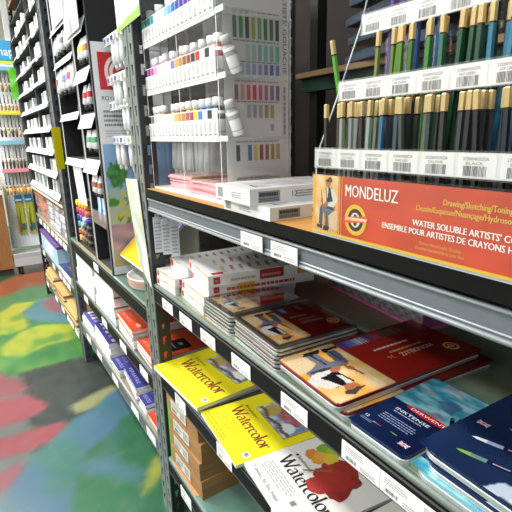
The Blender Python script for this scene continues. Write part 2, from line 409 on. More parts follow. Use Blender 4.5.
deck(uC, 2.56, 3.845, .665, .605, H('8A7A5A'), bandcol=H('4A453C')); deck(uC, 2.56, 3.845, .41, .35, H('6A675A'), bandcol=H('3E3D3A')); deck(uC, 2.56, 3.845, .145, .09, H('8A7E60'), bandcol=H('4A4A44'))
b = MB().box(.01, .5, 2.56, 3.845, 2.08, 2.1, H('6B4A33'), 'matte'); b.build('top_board', uC)

# rear shelving seen through the top shelf
uR = thing('shelving_unit', 'rear shelf board with green steel rail behind the pencil rack', 'shelving', (.62, 0, 0))
b = MB().box(0, .5, -.3, 1.35, 1.397, 1.417, H('5E4A36'), 'matte'); b.box(-.004, 0, -.3, 1.35, 1.399, 1.415, H('8A7250'), 'matte'); b.build('shelf_board', uR)
b = MB().box(.02, .05, -.3, 1.35, 1.355, 1.396, H('1F4034'), 'metal'); b.build('shelf_rail', uR)
for yy in (-.29, 1.3):
    MB().box(.05, .09, yy, yy + .04, 0, 2.1, H('222422'), 'metal').build('post', uR)
MB().box(.48, .5, -.3, 1.35, .02, 2.1, H('1A100B'), 'matte').build('back_panel', uR)

# ---------------------------------------------------------------- price tags on the shelf edges
def tags(ys, ztop, group, where, x=-.0015, w=.06, h=.033, ref='left post', tiltz=0, far=False):
    first = None
    for i, y in enumerate(ys):
        lab = 'white tag, %s from left on %s' % (nth(i), where)
        if first is None:
            mb = MB(); mb.box(-.0006, .0006, -w / 2, w / 2, -h, 0, H('F4F3F0'), 'paper')
            o = (-.0006, w / 2, -h)
            if not far:
                mb.lines(o, -Y, Z, w * .1, h * .55, w * .5, h * .35, 3, H('9A9A98'), lift=.0003)
                mb.bars(o, -Y, Z, w * .12, h * .12, w * .3, h * .2, H('55585A'), 12, lift=.0003); mb.lines(o, -Y, Z, w * .52, h * .1, w * .4, h * .25, 2, H('8A8A8A'), lift=.0003)
            first = mb.build('price_tag', None, (x, y, ztop)); tag(first, lab, 'price tag', group)
        else:
            c = first.copy(); COL.objects.link(c); c.location = (x, y, ztop); c['label'] = lab

tags([1.098, .978, .855, .708, .533, .38, .306, .245], .791, 'price tags on the dark middle shelf edge', 'the edge below the pencil tins', w=.073, h=.03)
tags([1.055, .80, .57], .522, 'price tags on the low shelf edge', 'the edge below the yellow pads', w=.072, h=.037)
tags([1.065], .2, '', 'the edge below the brown cartons', w=.075, h=.04)
tags([.652, .556], 1.0535, 'price tags on the grey beam', 'the grey beam below the red sign', x=-.004, w=.07, h=.026)
tags([2.24, 1.89, 1.615, 1.375], .463, 'price tags below the red pads', 'the edge below the red pads', w=.082, h=.033)
tags([1.93], .702, '', 'the edge below the black display', w=.08, h=.032)
tags([2.3, 2.08, 1.81, 1.54, 1.36], .226, 'price tags below the blue books', 'the lowest edge below the blue books', w=.09, h=.033)
tags([3.62, 3.42, 3.27, 3.1, 2.95, 2.81, 2.67], .648, 'price tags below the clear boxes', 'the far edge below the clear boxes', w=.1, h=.034, far=True)
tags([3.7, 3.25, 3.0, 2.86, 2.73], .393, 'price tags below the purple box', 'the far edge below the purple box', w=.1, h=.034, far=True)
tags([3.75, 3.35, 3.1, 2.9, 2.8, 2.65], .128, 'price tags on the lowest far shelf edge', 'the lowest far edge below brown pads', w=.1, h=.034, far=True)
# ---------------------------------------------------------------- middle shelf: tins and boxes
def rrect(w, h, r, n=5):
    P = []
    for cx, cy, a in ((w - r, r, -90), (w - r, h - r, 0), (r, h - r, 90), (r, r, 180)): P += arc(cx, cy, r, r, a, a + 90, n)
    return P
O = (0, 0, 0)
SKIN, CREAM = H('B06A4A'), H('E0B98A')
def painter(shirt=H('D8D4CC')):
    """seated man in cap, waistcoat and grey trousers holding a stick, in the unit square"""
    G1, G2, G3 = H('6C7080'), H('565A68'), H('3A3D48')
    return [('p', [(0, 0), (1, 0), (1, .14), (.7, .1), (.3, .08), (0, .14)], H('CDA878')), ('p', [(.6, .08), (1, .06), (1, .4), (.66, .4)], H('DABF98')),
            ('p', [(.3, .46), (.2, .42), (.16, .12), (.32, .12), (.36, .34)], G2), ('p', [(.24, .46), (.5, .52), (.84, .5), (.86, .4), (.6, .3), (.34, .34)], G1), ('p', [(.42, .44), (.58, .4), (.62, .1), (.44, .1)], G1),
            ('p', [(.5, .36), (.53, .36), (.55, .1), (.51, .1)], G3), ('p', [(.26, .36), (.28, .36), (.27, .12), (.24, .12)], G3), ('p', [(.5, .48), (.8, .44), (.82, .4), (.5, .42)], G3),
            ('p', [(.1, .1), (.34, .12), (.32, .04), (.08, .05)], H('221C1A')), ('p', [(.4, .1), (.66, .1), (.6, .02), (.34, .02)], H('221C1A')),
            ('p', [(.46, .78), (.74, .8), (.88, .66), (.86, .46), (.52, .48), (.48, .62)], H('1E1C22')), ('p', [(.66, .8), (.84, .76), (.96, .58), (.82, .46), (.56, .46), (.54, .52), (.78, .56), (.72, .66)], shirt), ('p', [(.5, .78), (.58, .8), (.56, .6), (.5, .62)], shirt),
            ('e', (.48, .49, .09, .045, 10), SKIN), ('e', (.3, .55, .05, .05, 0), SKIN), ('e', (.57, .86, .1, .075, 0), SKIN), ('p', [(.42, .9), (.64, .98), (.74, .93), (.7, .88), (.46, .89)], H('4A4038')), ('s', ((.27, .72), (.32, .44), .02), H('9A5A36'))]
def man_col(wob=.01):
    bg = lambda u, v: mixc(H('E8A23C'), H('E9CFA0'), max(0, min(1, .5 + 1.1 * nse(u * 3, v * 4) + .4 * (v - .5))))
    return paint(bg, [s for s in painter()], wob, 9, .06)

def tin_body(w, h, t, col, rim=H('E4E6E8'), r=.012):
    mb = MB(); out = rrect(w, h, r)
    mb.prism(out, 0, t * .42, rim, 'steel', rim, 'steel')
    o2 = [(w / 2 + (x - w / 2) * .994, h / 2 + (y - h / 2) * .99) for x, y in out]
    mb.prism(o2, t * .42, t * .58, rim, 'tin', H('F2F2F2'), 'tin', bottom=False)
    mb.prism(out, t * .58, t, col, 'tin', col, 'tin')
    return mb
def rcut(fn, w, h, r, edgecol):
    """clip colours to a rounded card: outside corners get the edge colour"""
    def f(u, v):
        x, y = u * w, v * h
        dx = max(r - x, x - (w - r), 0); dy = max(r - y, y - (h - r), 0)
        return edgecol if math.hypot(dx, dy) > r else fn(u, v)
    return f
def emblem(mb, o, eu, ev, cx, cy, r, m='tin', lift=.0004, words=True):
    mb.ell(o, eu, ev, cx, cy, r, r * 1.05, H('E8BE2E'), m, lift); mb.ell(o, eu, ev, cx, cy, r * .72, r * .76, H('2A1A16'), m, lift * 1.3)
    mb.ell(o, eu, ev, cx, cy, r * .45, r * .5, H('E9D9C0'), m, lift * 1.5); mb.ell(o, eu, ev, cx, cy, r * .2, r * .4, H('2A1A16'), m, lift * 1.7)
    a = .28; q = [(-1.15, -.22), (1.1, -.12), (1.25, .3), (-1.05, .18)]
    ca, sa = math.cos(a * .3), math.sin(a * .3)
    mb.poly(o, eu, ev, [(cx + (x * ca - y * sa) * r, cy + (x * sa + y * ca) * r) for x, y in q], H('D8562E'), m, lift * 2)
    mb.poly(o, eu, ev, [(cx - r * .95, cy - r * .1), (cx + r, cy - r * .02), (cx + r * 1.05, cy + r * .2), (cx - r * .9, cy + r * .1)], H('EBC9A8'), m, lift * 2.2)
    if words: mb.text('KOH-I-NOOR', o, eu, ev, cx - r * .85, cy - r * .07, r * .2, H('8A2416'), m, lift * 2.6, width=r * 1.75)

REDT = H('7A1C18')
def mondeluz_cover(w, h, r, big):
    """printed lid: local x = reading direction, y = up; painter at the right end as the tin is read upside down from the aisle"""
    pw = (.36 if big else .43) * w
    mb = MB(); o = Vector((0, 0, 0))
    rc = man_col(.012)
    def f(u, v):
        x, y = u * w, v * h
        if x > w - pw:
            # painter lies across the panel: his head towards the reader's top right
            a = (x - (w - pw)) / pw; b = y / h
            return rc(.08 + .84 * a, b)
        g = mixc(H('94201A'), H('5E1412'), max(0, min(1, x / (w - pw) * -.8 + .95 + .15 * nse(u * 3, v * 3))))
        g = mixc(H('9E241C'), g, .75)
        return g
    mb.grid(o, X, Y, w, h, 90 if big else 60, 50 if big else 56, rcut(f, w, h, r, REDT), 'tin')
    mb.grid(Vector((w - pw, h * .03, .0003)), X, Y, pw * .96, h * .94, 70, 70, lambda u, v: rc(.08 + .84 * u, v), 'tin')
    # fan of pencils along the bottom edge of the print
    n = 26 if big else 14; cols = [H(c) for c in ('3A2A26', '4A2C22', '5E3A2A', '7A4A34', '8E6A4A', '6E6A3E', '54602E', '4A2E2A', '6A2A2E', '8A2E3A', '7A3A4E', '5A2E50', '6A4A80', '8C9AB8', 'B8C4D4', '8CA6D0', '5A78C0', '3E58B0', '3A3E9A', '4A3A8C')]
    x0, x1 = .1 * w, w - pw - .01 * w
    for i in range(n):
        x = x0 + (x1 - x0) * i / n; c = cols[int(i / n * len(cols))]; d = (x1 - x0) / n * .82; hh = h * (.17 if big else .2)
        mb.poly(o, X, Y, [(x, h * .05), (x + d, h * .05), (x + d * 1.0, h * .05 + hh * .72), (x + d * .5, h * .05 + hh), (x, h * .05 + hh * .72)], c, 'tin', .0003)
    c = (w - pw) * .5
    gold = H('B8924E')
    mb.text('MONDELUZ', o, X, Y, w * .17, h * .58, h * .1, H('D8C9B0'), 'tin', .0004, width=w * (.24 if big else .3))
    if big: mb.text('36', o, X, Y, w * .45, h * .57, h * .09, H('B8924E'), 'tin', .0004)
    mb.lines(o, X, Y, w * .2, h * .5, w * (.26), h * .05, 1, gold, .6, m='tin'); mb.lines(o, X, Y, w * .25, h * .38, w * .27, h * .05, 1, H('C9B9A8'), .6, m='tin')
    emblem(mb, o, X, Y, w * .1, h * .76, h * .085, 'tin')
    return mb

# two long red tins lying one on the other
W1, H1, T1 = .325, .161, .0135
def mondeluz_tin(label, loc, rot, t=T1):
    t_ = thing('pencil_tin', label, 'pencil tin', loc, rot, 'red pencil tins')
    tin_body(W1, H1, t - .0008, REDT).build('tin_box', t_)
    mondeluz_cover(W1, H1, .012, True).build('printed_lid', t_, (0, 0, t - .0006))
    return t_
bigA = mondeluz_tin('long red pencil tin with seated painter picture, lying under its twin', (.342, .553, .8152), R(180 - 4.6))
bigB = dup(bigA, (.327, .571, .8152 + T1 + .0012), R(180 - 2.6), 'long red pencil tin with seated painter picture, on top of its twin')

# shrink-wrapped stacks of short tins
W2, H2, T2 = .186, .17, .0078
def short_stack(n, x, y, z, rot, where, wrap_label, W2=.186, H2=.17):
    prev = None
    for i in range(n):
        top = i == n - 1
        lab = ('short red pencil tin with painter picture, topmost of the %s' % where) if top else 'short pencil tin edge-on, %s from bottom of the %s' % (nth(i), where)
        t = thing('pencil_tin', lab, 'pencil tin', (x + random.uniform(-.0015, .0015), y + random.uniform(-.002, .002), z + i * T2), rot + R(random.uniform(-.5, .5)), 'short red pencil tins in stacks')
        if not i or top:
            b = tin_body(W2, H2, T2 - .0006, H('4A4640'), H('D8DAD6'), .01).build('tin_box', t)
            if not i: body = b
        else:
            b = body.copy(); COL.objects.link(b); b.parent = t
        if top:
            mb = mondeluz_cover(W2 - .022, H2 - .022, .004, False); mb.build('printed_lid', t, (.011, .011, T2 - .0003))
            # loose clear film over the tin
            f = MB(); f.plate([(0.002, .002, T2 + .0012), (W2 - .002, .002, T2 + .0018), (W2 - .002, H2 - .002, T2 + .0012), (.002, H2 - .002, T2 + .0016)], .0002, (1, 1, 1), 'clear'); f.build('clear_wrap', t)
    return
random.seed(3)
short_stack(6, .198, .748, .8152, R(180 - 3), 'near tin stack', '')
short_stack(6, .19, .888, .8152, R(180 - 1), 'far tin stack behind it', '', .18, .128)

# blue ink pencil tins
NAVY = H('16264C')
def flag(mb, o, cx, cy, s, m='tin', lift=.0006):
    mb.rect(o, X, Y, cx, cy, cx + s * 1.7, cy + s, H('2A3A7A'), m, lift)
    for (a, b, c, d) in ((0, 0, 1.7, 1), (0, 1, 1.7, 0)):
        dx, dy = c - a, d - b; L = math.hypot(dx, dy); px, py = -dy / L * .1, dx / L * .1
        mb.poly(o, X, Y, [(cx + s * (a + px * .8), cy + s * (b + py * .8)), (cx + s * (c + px * .8), cy + s * (d + py * .8)), (cx + s * (c - px * .8), cy + s * (d - py * .8)), (cx + s * (a - px * .8), cy + s * (b - py * .8))], H('E8E0E0'), m, lift * 1.2)
    for w_, c in ((.36, H('F0EAEA')), (.18, H('C8303A'))):
        k = 1.4 if w_ > .2 else 1.6
        mb.rect(o, X, Y, cx, cy + s * (.5 - w_ / 2), cx + s * 1.7, cy + s * (.5 + w_ / 2), c, m, lift * k); mb.rect(o, X, Y, cx + s * (.85 - w_ / 2), cy, cx + s * (.85 + w_ / 2), cy + s, c, m, lift * k * 1.02)
def pencil_art(mb, o, p, q, w, body, tip, m='tin', lift=.0007):
    p, q = Vector(p), Vector(q); d = (q - p); L = d.length; d /= L; n = Vector((-d.y, d.x))
    def P(a, b): v = p + d * a + n * b; return (v.x, v.y)
    mb.poly(o, X, Y, [P(0, -w), P(L * .8, -w), P(L * .8, w), P(0, w)], body, m, lift); mb.poly(o, X, Y, [P(L * .8, -w), P(L * .9, -w), P(L * .9, w), P(L * .8, w)], mixc(tip, (.3, .4, .7), .5), m, lift)
    mb.poly(o, X, Y, [P(L * .9, -w), P(L * .97, -w * .7), P(L, 0), P(L * .97, w * .7), P(L * .9, w)], tip, m, lift * 1.1)
W3, H3, T3 = .101, .193, .014
def sea(u, v):
    t = nse(u * 3, v * 14, 2) + .5 * nse(u * 8, v * 30)
    c = mixc(H('3A94AE'), H('A8DAE2'), max(0, min(1, .45 + t)))
    s = nse(u * 2.2 + 3, v * 9 + 1)
    if s > .36: c = mixc(c, H('3E5A88'), .6)
    elif s < -.5: c = mixc(c, H('C0808A'), .5)
    return c
def ink_cover(w, h, r):
    mb = MB(); o = Vector((0, 0, 0))
    def f(u, v):
        if v < .5 - .03 * u: return mixc(NAVY, H('0E1836'), u)
        return sea(u, v)
    mb.grid(o, X, Y, w, h, 50, 90, rcut(f, w, h, r, NAVY), 'tin')
    mb.ell(o, X, Y, w * .64, h * .475, w * .37, h * .037, H('C8262C'), 'tin', .0004, a=-.02)
    mb.text('DERWENT', o, X, Y, w * .36, h * .458, h * .04, H('F4F0EE'), 'tin', .0007, width=w * .56, bold=.0002)
    mb.text('INKTENSE', o, X, Y, w * .22, h * .372, h * .044, H('E8EAF0'), 'tin', .0006, width=w * .56)
    mb.lines(o, X, Y, w * .24, h * .345, w * .5, h * .02, 1, H('A8B4C8'), m='tin'); mb.lines(o, X, Y, w * .2, h * .2, w * .56, h * .1, 4, H('8C9ABC'), .35, m='tin')
    mb.text('12', o, X, Y, w * .07, h * .13, h * .04, H('D8DCE8'), 'tin', .0006, bold=.0002); mb.lines(o, X, Y, w * .07, h * .09, w * .2, h * .03, 2, H('8C9ABC'), .4, m='tin')
    for i, c in enumerate(('D8C040', 'D06A30', 'C83A4A', '9A3A6A')): mb.rect(o, X, Y, w * (.26 + .035 * i), h * .115, w * (.295 + .035 * i), h * .123, H(c), 'tin', .0006)
    for i, c in enumerate(('3A9A5A', '9ABA40', 'D88A40')): mb.rect(o, X, Y, w * (.55 + .035 * i), h * .125, w * (.585 + .035 * i), h * .132, H(c), 'tin', .0006)
    flag(mb, o, w * .76, h * .07, h * .042)
    pencil_art(mb, o, (w * 1.0, h * .47), (w * .83, h * .62), .0028, H('1A2238'), H('3A4250')); pencil_art(mb, o, (w * .94, h * .6), (w * .93, h * .655), .003, H('1A2238'), H('20283A'))
    return mb
def blue_tin(label, loc, rot, w=W3, h=H3, t=T3, cover=None, col=NAVY, r=.011):
    t_ = thing('pencil_tin', label, 'pencil tin', loc, rot, 'blue ink pencil tins')
    tin_body(w, h, t - .0008, col, H('EDEFF2'), r).build('tin_box', t_)
    (cover or ink_cover)(w, h, r).build('printed_lid', t_, (0, 0, t - .0006))
    return t_
blue_tin('small navy and teal ink pencil tin lying flat in front of red tins', (.002, .4105, .8152), R(-90 + .5))
def ink24(w, h, r):
    mb = MB(); o = Vector((0, 0, 0))
    sp = paint(lambda u, v: mixc(H('1E3054'), H('0E1630'), max(0, min(1, u * .9 + .3 * nse(u * 3, v * 3)))), [('p', [(.42, 0), (.46, .1), (.6, .16), (.75, .14), (1, .24), (1, 0)], H('B8C4D4')), ('p', [(.55, 0), (.6, .07), (.72, .09), (.8, .05), (.9, 0)], H('D8DEE6'))], .02, 6)
    mb.grid(o, X, Y, w, h, 70, 50, rcut(sp, w, h, r, NAVY), 'tin')
    for p, q, c in (((.98, .36), (.16, .13), '7CB04A'), ((.98, .55), (.14, .3), 'E8EAF0'), ((.98, .78), (.22, .54), 'D8A63A'), ((.9, .9), (.34, .76), '5E9A6A')):
        pencil_art(mb, o, (p[0] * w, p[1] * h), (q[0] * w, q[1] * h), .0034, H('221E3A'), H(c))
        d = (Vector((p[0] * w, p[1] * h)) - Vector((q[0] * w, q[1] * h))).normalized(); n_ = Vector((-d.y, d.x))
        for k in (.2, .34): 
            a = Vector((q[0] * w, q[1] * h)) + d * w * k; mb.poly(o, X, Y, [(a + d * x + n_ * y)[:] for x, y in ((0, -.0008), (.018, -.0008), (.018, .0008), (0, .0008))], H('B8A8C8'), 'tin', .001)
    flag(mb, o, w * .07, h * .44, .0085)
    return mb
def teal24(w, h, r):
    mb = MB(); o = Vector((0, 0, 0)); mb.grid(o, X, Y, w, h, 60, 40, rcut(lambda u, v: sea(u * 2, v), w, h, r, H('3A8C9E')), 'tin')
    mb.ell(o, X, Y, w * .5, h * .1, w * .03, h * .08, H('D89A3A'), 'tin', .0005)
    return mb
T4 = .0135
blue_tin('pale teal pencil tin at the bottom of the corner tin stack', (.003, .302, .8152), R(-90 - .5), .20, .21, T4, teal24, H('7CB6C0'), .024)
blue_tin('navy pencil tin with drawn pencils, middle of the corner tin stack', (.007, .292, .8152 + T4 + .0012), R(-90 - 1), .20, .21, T4, ink24, NAVY, .024)
blue_tin('navy pencil tin with drawn pencils, topmost of the corner tin stack', (.009, .298, .8152 + 2 * (T4 + .0012)), R(-90 - 1.5), .20, .21, T4, ink24, NAVY, .024)

# white paint set boxes with red squares
def set_box(name, label, loc, rot, w, h, t, front, top=True, group='white paint set boxes with red squares'):
    """x = long side (into the shelf), y = width, near long side is y = 0"""
    t_ = thing(name, label, 'box', loc, rot, group)
    mb = MB().box(0, w, 0, h, 0, t, H('E8E6E4'), 'shrink'); mb.build('carton', t_)
    p = MB(); o = Vector((0, -.0003, 0)); p.rect(o, X, Z, 0, 0, w, t, H('E8E6E4'), 'shrink', -.00015)
    p.rect(o, X, Z, .012, t * .18, .012 + t * .62, t * .82, H('B8283A'), 'paper'); p.text('m', o, X, Z, .012 + t * .12, t * .38, t * .4, H('E8A0A0'), 'paper', .0003)
    if front == 'red':
        p.rect(o, X, Z, w * .48, t * .04, w * .72, t * .96, H('A82A2E')); p.rect(o, X, Z, w * .86, t * .04, w, t * .96, H('C99A3A')); p.lines(o, X, Z, w * .2, t * .3, w * .26, t * .3, 1, H('C9B08A'), .8)
        p.lines(o, X, Z, w * .5, t * .3, w * .2, t * .3, 1, H('D88A7A'), .8)
    elif front == 'yellow':
        p.rect(o, X, Z, w * .26, t * .04, w * .42, t * .96, H('E3B83A')); p.lines(o, X, Z, w * .16, t * .3, w * .3, t * .4, 1, H('C9503A'), .8); p.lines(o, X, Z, w * .42, t * .3, w * .38, t * .4, 1, H('C03A3E'), .8, ragged=0)
    else:
        p.lines(o, X, Z, w * .2, t * .3, w * .3, t * .4, 1, H('C9B050'), .8)
    # short end facing the aisle: coloured edge stripe and red square
    p.build('side_print', t_); p = MB(); q = Vector((-.0003, h, 0)); p.rect(q, -Y, Z, 0, 0, h, t, H('E8E6E4'), 'shrink', -.00015)
    p.rect(q, -Y, Z, 0, t * .86, h, t * .97, H('D8A83A')); p.rect(q, -Y, Z, h * .35, t * .86, h * .6, t * .97, H('B8384A')); p.rect(q, -Y, Z, .004, t * .2, .004 + t * .6, t * .8, H('B8283A'))
    p.build('end_print', t_)
    if top:
        s = MB(); o = Vector((0, 0, t + .0003)); rr = random.Random(int(w * 999))
        cs = ['B8C44A', 'C8503A', 'B03A4A', '8A4A5A', '4A4A5C', '3E4650', '55636A', '47525A', '5E5A52']
        for j in range(2):
            for i in range(9):
                x = w * .16 + i * w * .088; y = h * (.18 + .4 * j)
                s.poly(o, X, Y, [(x, y), (x + w * .035, y), (x + w * .06, y + h * .22), (x + w * .025, y + h * .22)], mixc(H(cs[i]), (.78, .78, .78), .5), 'gloss'); s.rect(o, X, Y, x, y - h * .09, x + w * .03, y - h * .02, H('C9C6C4'), 'gloss')
        s.rect(o, X, Y, .012, h * .03, .04, h * .13, H('B8283A'), 'gloss'); s.build('lid_print', t_)
    return t_
Zm = .8152
G1 = 'white paint boxes stacked beside the small tins'
set_box('paint_set_box', 'white paint set box with small red square, bottom of right stack', (.012, .9, Zm), R(-4), .25, .15, .0225, 'plain', False, G1)
set_box('paint_set_box', 'white paint set box, second from bottom of the right stack', (.014, .898, Zm + .0228), R(-4), .25, .15, .0225, 'plain', False, G1)
set_box('paint_set_box', 'white paint set box with yellow block, under the topmost right one', (.026, .896, Zm + .0456), R(-10), .275, .15, .0225, 'yellow', True, G1)
set_box('paint_set_box', 'white paint set box with red block, topmost of right stack', (.024, .89, Zm + .0684), R(-9), .265, .165, .026, 'red', True, G1)
G2 = 'white paint boxes stacked beside the left post'
set_box('paint_set_box', 'white paint set box, bottom of the stack beside the left post', (.01, 1.064, Zm), R(2), .25, .122, .0225, 'plain', False, G2)
set_box('paint_set_box', 'white paint set box, middle of the stack beside left post', (.01, 1.06, Zm + .0228), R(1), .25, .128, .0225, 'plain', False, G2)
set_box('paint_set_box', 'white paint set box, topmost of the stack beside left post', (.045, 1.055, Zm + .0456), R(-2), .26, .13, .026, 'plain', True, G2)

# patterned purple box at the back
t = thing('patterned_box', 'long flat purple box with grey lace pattern at the shelf back', 'box', (.345, .555, Zm), R(90 - 7))
MB().box(0, .34, -.08, 0, 0, .05, H('A85A8C'), 'gloss').box(-.0005, .3405, -.0805, .0003, .0, .006, H('E070B8'), 'gloss').build('carton', t)
mb = MB(); mb.grid((0, .0004, .008), X, Z, .34, .034, 110, 12, lambda u, v: mixc(H('6E6670'), H('B4B0B8'), max(0, min(1, .45 + .3 * math.sin(u * 60) * math.sin(v * 9.4) + .7 * nse(u * 40, v * 6)))), 'gloss')
mb.build('lace_print', t)
# ---------------------------------------------------------------- watercolor pads on the low shelf
YEL = H('EBDD12'); PW, PH = .292, .232
def pad(label, loc, rot, t, kind, w=PW, h=PH, group='watercolor pads on the low shelf', rz=(0, 0)):
    t_ = thing('watercolor_pad', label, 'paper pad', loc, (rz[0], rz[1], rot), group)
    MB().box(.0008, w - .0008, .0008, h - .0008, 0, t - .0011, H('E9E6DC'), 'paper').build('paper_block', t_)
    mb = MB(); c = YEL if kind == 'y' else H('E4E2DC')
    mb.box(0, w, 0, h, t - .001, t, c, 'paper')
    mb.box(0, w, h - .001, h + .0006, 0, t, c, 'paper')
    o = Vector((0, 0, t)); dk = H('7A3A1A') if kind == 'y' else H('26262A'); L = .0004
    tx = H('B0A020') if kind == 'y' else H('8C8C8A')
    TU0, TU1 = .12 * w, .92 * w; TS = (TU1 - TU0) / 5.34
    tv = .07
    mb.pen('Watercolor', o, X, Y, TU0, tv, TS, H('7E2A1C') if kind == 'y' else H('1E1E22'), 'paper', L)
    mb.text('Strathmore', o, X, Y, TU0 + .012, tv + TS * 1.25, .011, dk, 'paper', L); mb.ell(o, X, Y, TU0 + .006, tv + TS * 1.25 + .004, .003, .004, dk, 'paper', L)
    mb.lines(o, X, Y, w * .1, .032, w * .5, .03, 5, tx, .3, L)
    if kind == 'y':
        mb.lines(o, X, Y, w * .05, .008, w * .55, .016, 2, tx, .35, L)
        def still(u, v):
            c = mixc(H('6A86A8'), H('C8D2DA'), max(0, min(1, .5 + nse(u * 6, v * 5) * 1.3)))
            if math.hypot((u - .5) / .36, (v - .55) / .22) < 1: c = mixc(H('9A4A60'), H('C07A80'), max(0, min(1, .5 + nse(u * 9, v * 9))))
            if math.hypot((u - .2) / .16, (v - .3) / .25) < 1: c = H('B8A050')
            if math.hypot((u - .8) / .15, (v - .25) / .2) < 1: c = H('DCE2E4')
            if abs(v - .12 - .1 * nse(u * 4, 1)) < .05: c = H('6E5648')
            return c
        PV = tv + TS * 1.25 + .02; PX0, PX1 = w * .24, w * .88
        mb.rect(o, X, Y, PX0 - .001, PV - .001, PX1 + .001, PV + .1, H('6E6A3A'), 'paper', L)
        mb.grid(o + Vector((PX0, PV, L * 2)), X, Y, PX1 - PX0, .098, 44, 30, still, 'paper')
    else:
        mb.text('15 sheets, fin fini, hojas', o, X, Y, w * .05, .012, .013, H('6A6A6A'), 'paper', L, width=.115)
        rr = random.Random(5)
        for cx, cy, r, c in ((.50, .80, .055, '7CA83A'), (.56, .83, .05, 'A8B83A'), (.6, .78, .055, 'D8C03A'), (.54, .74, .04, 'E0A83A'), (.5, .7, .05, 'D8843A'), (.57, .7, .04, 'E09A3A'), (.66, .74, .05, 'B84A2E'),
                             (.74, .8, .09, '9A2E26'), (.72, .68, .08, 'A83228'), (.8, .7, .1, 'A22C28'), (.78, .58, .075, 'A8302C'), (.88, .66, .08, '8E2824'), (.86, .78, .06, '8A2A24')):
            pts = []
            for i in range(26):
                a = 2 * math.pi * i / 26; k = r * (1 + .3 * nse(math.cos(a) * 2 + cx * 9, math.sin(a) * 2 + cy * 9))
                pts.append((.045 + .29 * (cx - .5) + .32 * k * math.cos(a), .15 + .3 * (cy - .72) + .32 * k * math.sin(a)))
            k0 = rr.uniform(1, 2); mb.poly(o, X, Y, pts, H(c), 'paper', L * k0)
        mb.poly(o, X, Y, [(.075, .10), (.079, .10), (.108, .148), (.108, .156), (.103, .15)], H('8A6A3A'), 'paper', L * 2.4)
        mb.poly(o, X, Y, [(.064, .068), (.07, .066), (.1, .128), (.097, .13)], H('C9C6BC'), 'paper', L * .6)
    bx, by = w - .027, .024
    if kind == 'y': mb.rect(o, X, Y, bx, by, bx + .017, by + .017, H('F0EEE6'), 'paper', L); mb.bars(o, X, Y, bx + .002, by + .004, .013, .011, H('77777A'), 12, L * 2)
    else: mb.rect(o, X, Y, w * .64, .03, w * .72, .046, H('D8D6D0'), 'paper', L); mb.bars(o, X, Y, w * .645, .033, w * .06, .011, H('77777A'), 10, L * 2)
    mb.build('printed_cover', t_)
    return t_
Zl = A_Z['low'] + .0003
pad('yellow watercolor pad peeking out underneath the far yellow pad', (.0, 1.186, Zl), R(-88.5), .0115, 'y', w=.25, h=.29)
pad('yellow watercolor pad, farther of the two on top, beside the post', (-.024, 1.193, Zl + .0118), R(-86.5), .0115, 'y', w=.268, h=.3)
pad('yellow watercolor pad lying between the far yellow pad and white pad', (.001, .926, Zl), R(-95.5), .0085, 'y', w=.216, h=.29)
pad('white watercolor pad with autumn leaf splashes beside the yellow pads', (-.001, .712, Zl), R(-97), .008, 'w', w=.215, h=.31)
t = thing('paper_pad', 'plain off-white paper pad half hidden by the near tin shelf edge', 'paper pad', (.02, .475, Zl), R(-93))
MB().box(0, .25, 0, .3, 0, .006, H('D8D6CE'), 'paper').build('paper_block', t)
MB().box(-.0005, .25, -.0005, .3005, .0062, .0075, H('DAD8D0'), 'paper').build('printed_cover', t)

# brown cartons on the bottom shelf
CARD = H('9C7245')
cz = A_Z['bot'] + .0003
cart = None
for i, (h, dx, dy, rz) in enumerate(((.062, 0, 0, 2), (.058, -.002, .004, 1), (.062, .003, -.003, 3), (.06, 0, .006, 2))):
    lab = ('brown cardboard carton on the bottom shelf, lowest of the stack', 'brown cardboard carton, second from the bottom of the stack', 'brown cardboard carton, third from the bottom of the stack', 'brown cardboard carton, topmost under the yellow pads')[i]
    t = thing('cardboard_carton', lab, 'carton', (.012 + dx, .972 + dy, cz), R(rz), 'brown cartons stacked on the bottom shelf')
    mb = MB().box(0, .24, 0, .2, 0, h * .8, CARD, 'card'); mb.box(-.0015, .2415, -.0015, .2015, h * .55, h - .0004, mixc(CARD, (.75, .58, .38), .25), 'card'); mb.build('carton', t)
    lb = MB(); o = Vector((-.0022, .17, h * .2)); lb.rect(o, -Y, Z, 0, 0, .1, h * .62, H('D5D2CC')); lb.lines(o, -Y, Z, .006, h * .3, .05, h * .26, 3, H('7A7A78'), lift=.0003); lb.bars(o, -Y, Z, .006, h * .06, .035, h * .16, H('4A4A4A'), 12, .0003); lb.rect(o, -Y, Z, .062, h * .08, .092, h * .5, H('A8A6A2'), lift=.0003)
    lb.build('shipping_label', t)
    cz += h
mb = MB().box(0, .02, -.17, 0, 0, .0012, H('E0B890'), 'paper', top=H('C88858')).build('orange_card', None, (.001, 1.165, A_Z['bot'] + .0003))
tag(mb, 'narrow orange card strip lying in front of the brown cartons', 'card')
# leaflet pad on end beside the post
t = thing('paper_pad', 'green edged sketch pad standing upright between post and cartons', 'paper pad', (.008, 1.192, cz * 0 + A_Z['bot'] + .0003), (0, 0, 0))
def gcov(u, v):
    if u < .16: return H('4AA83A')
    c = H('8C9490')
    if .35 < v < .55 and .3 < u: c = H('3A4A78') if nse(u * 4, v * 5) < .2 else H('A8B0B8')
    if v > .8: c = H('B8C2BC')
    return mixc(c, H('5E6A64'), max(0, min(.7, nse(u * 6, v * 9) + .2)))
mb = MB(); mb.box(0, .19, -.012, -.0004, 0, .225, H('E6E2D8'), 'paper').grid((0, -.0124, 0), X, Z, .19, .225, 30, 30, gcov, 'paper'); mb.box(-.0006, 0, -.0126, 0, 0, .225, H('5AB83A'), 'paper'); mb.build('pad_block', t)
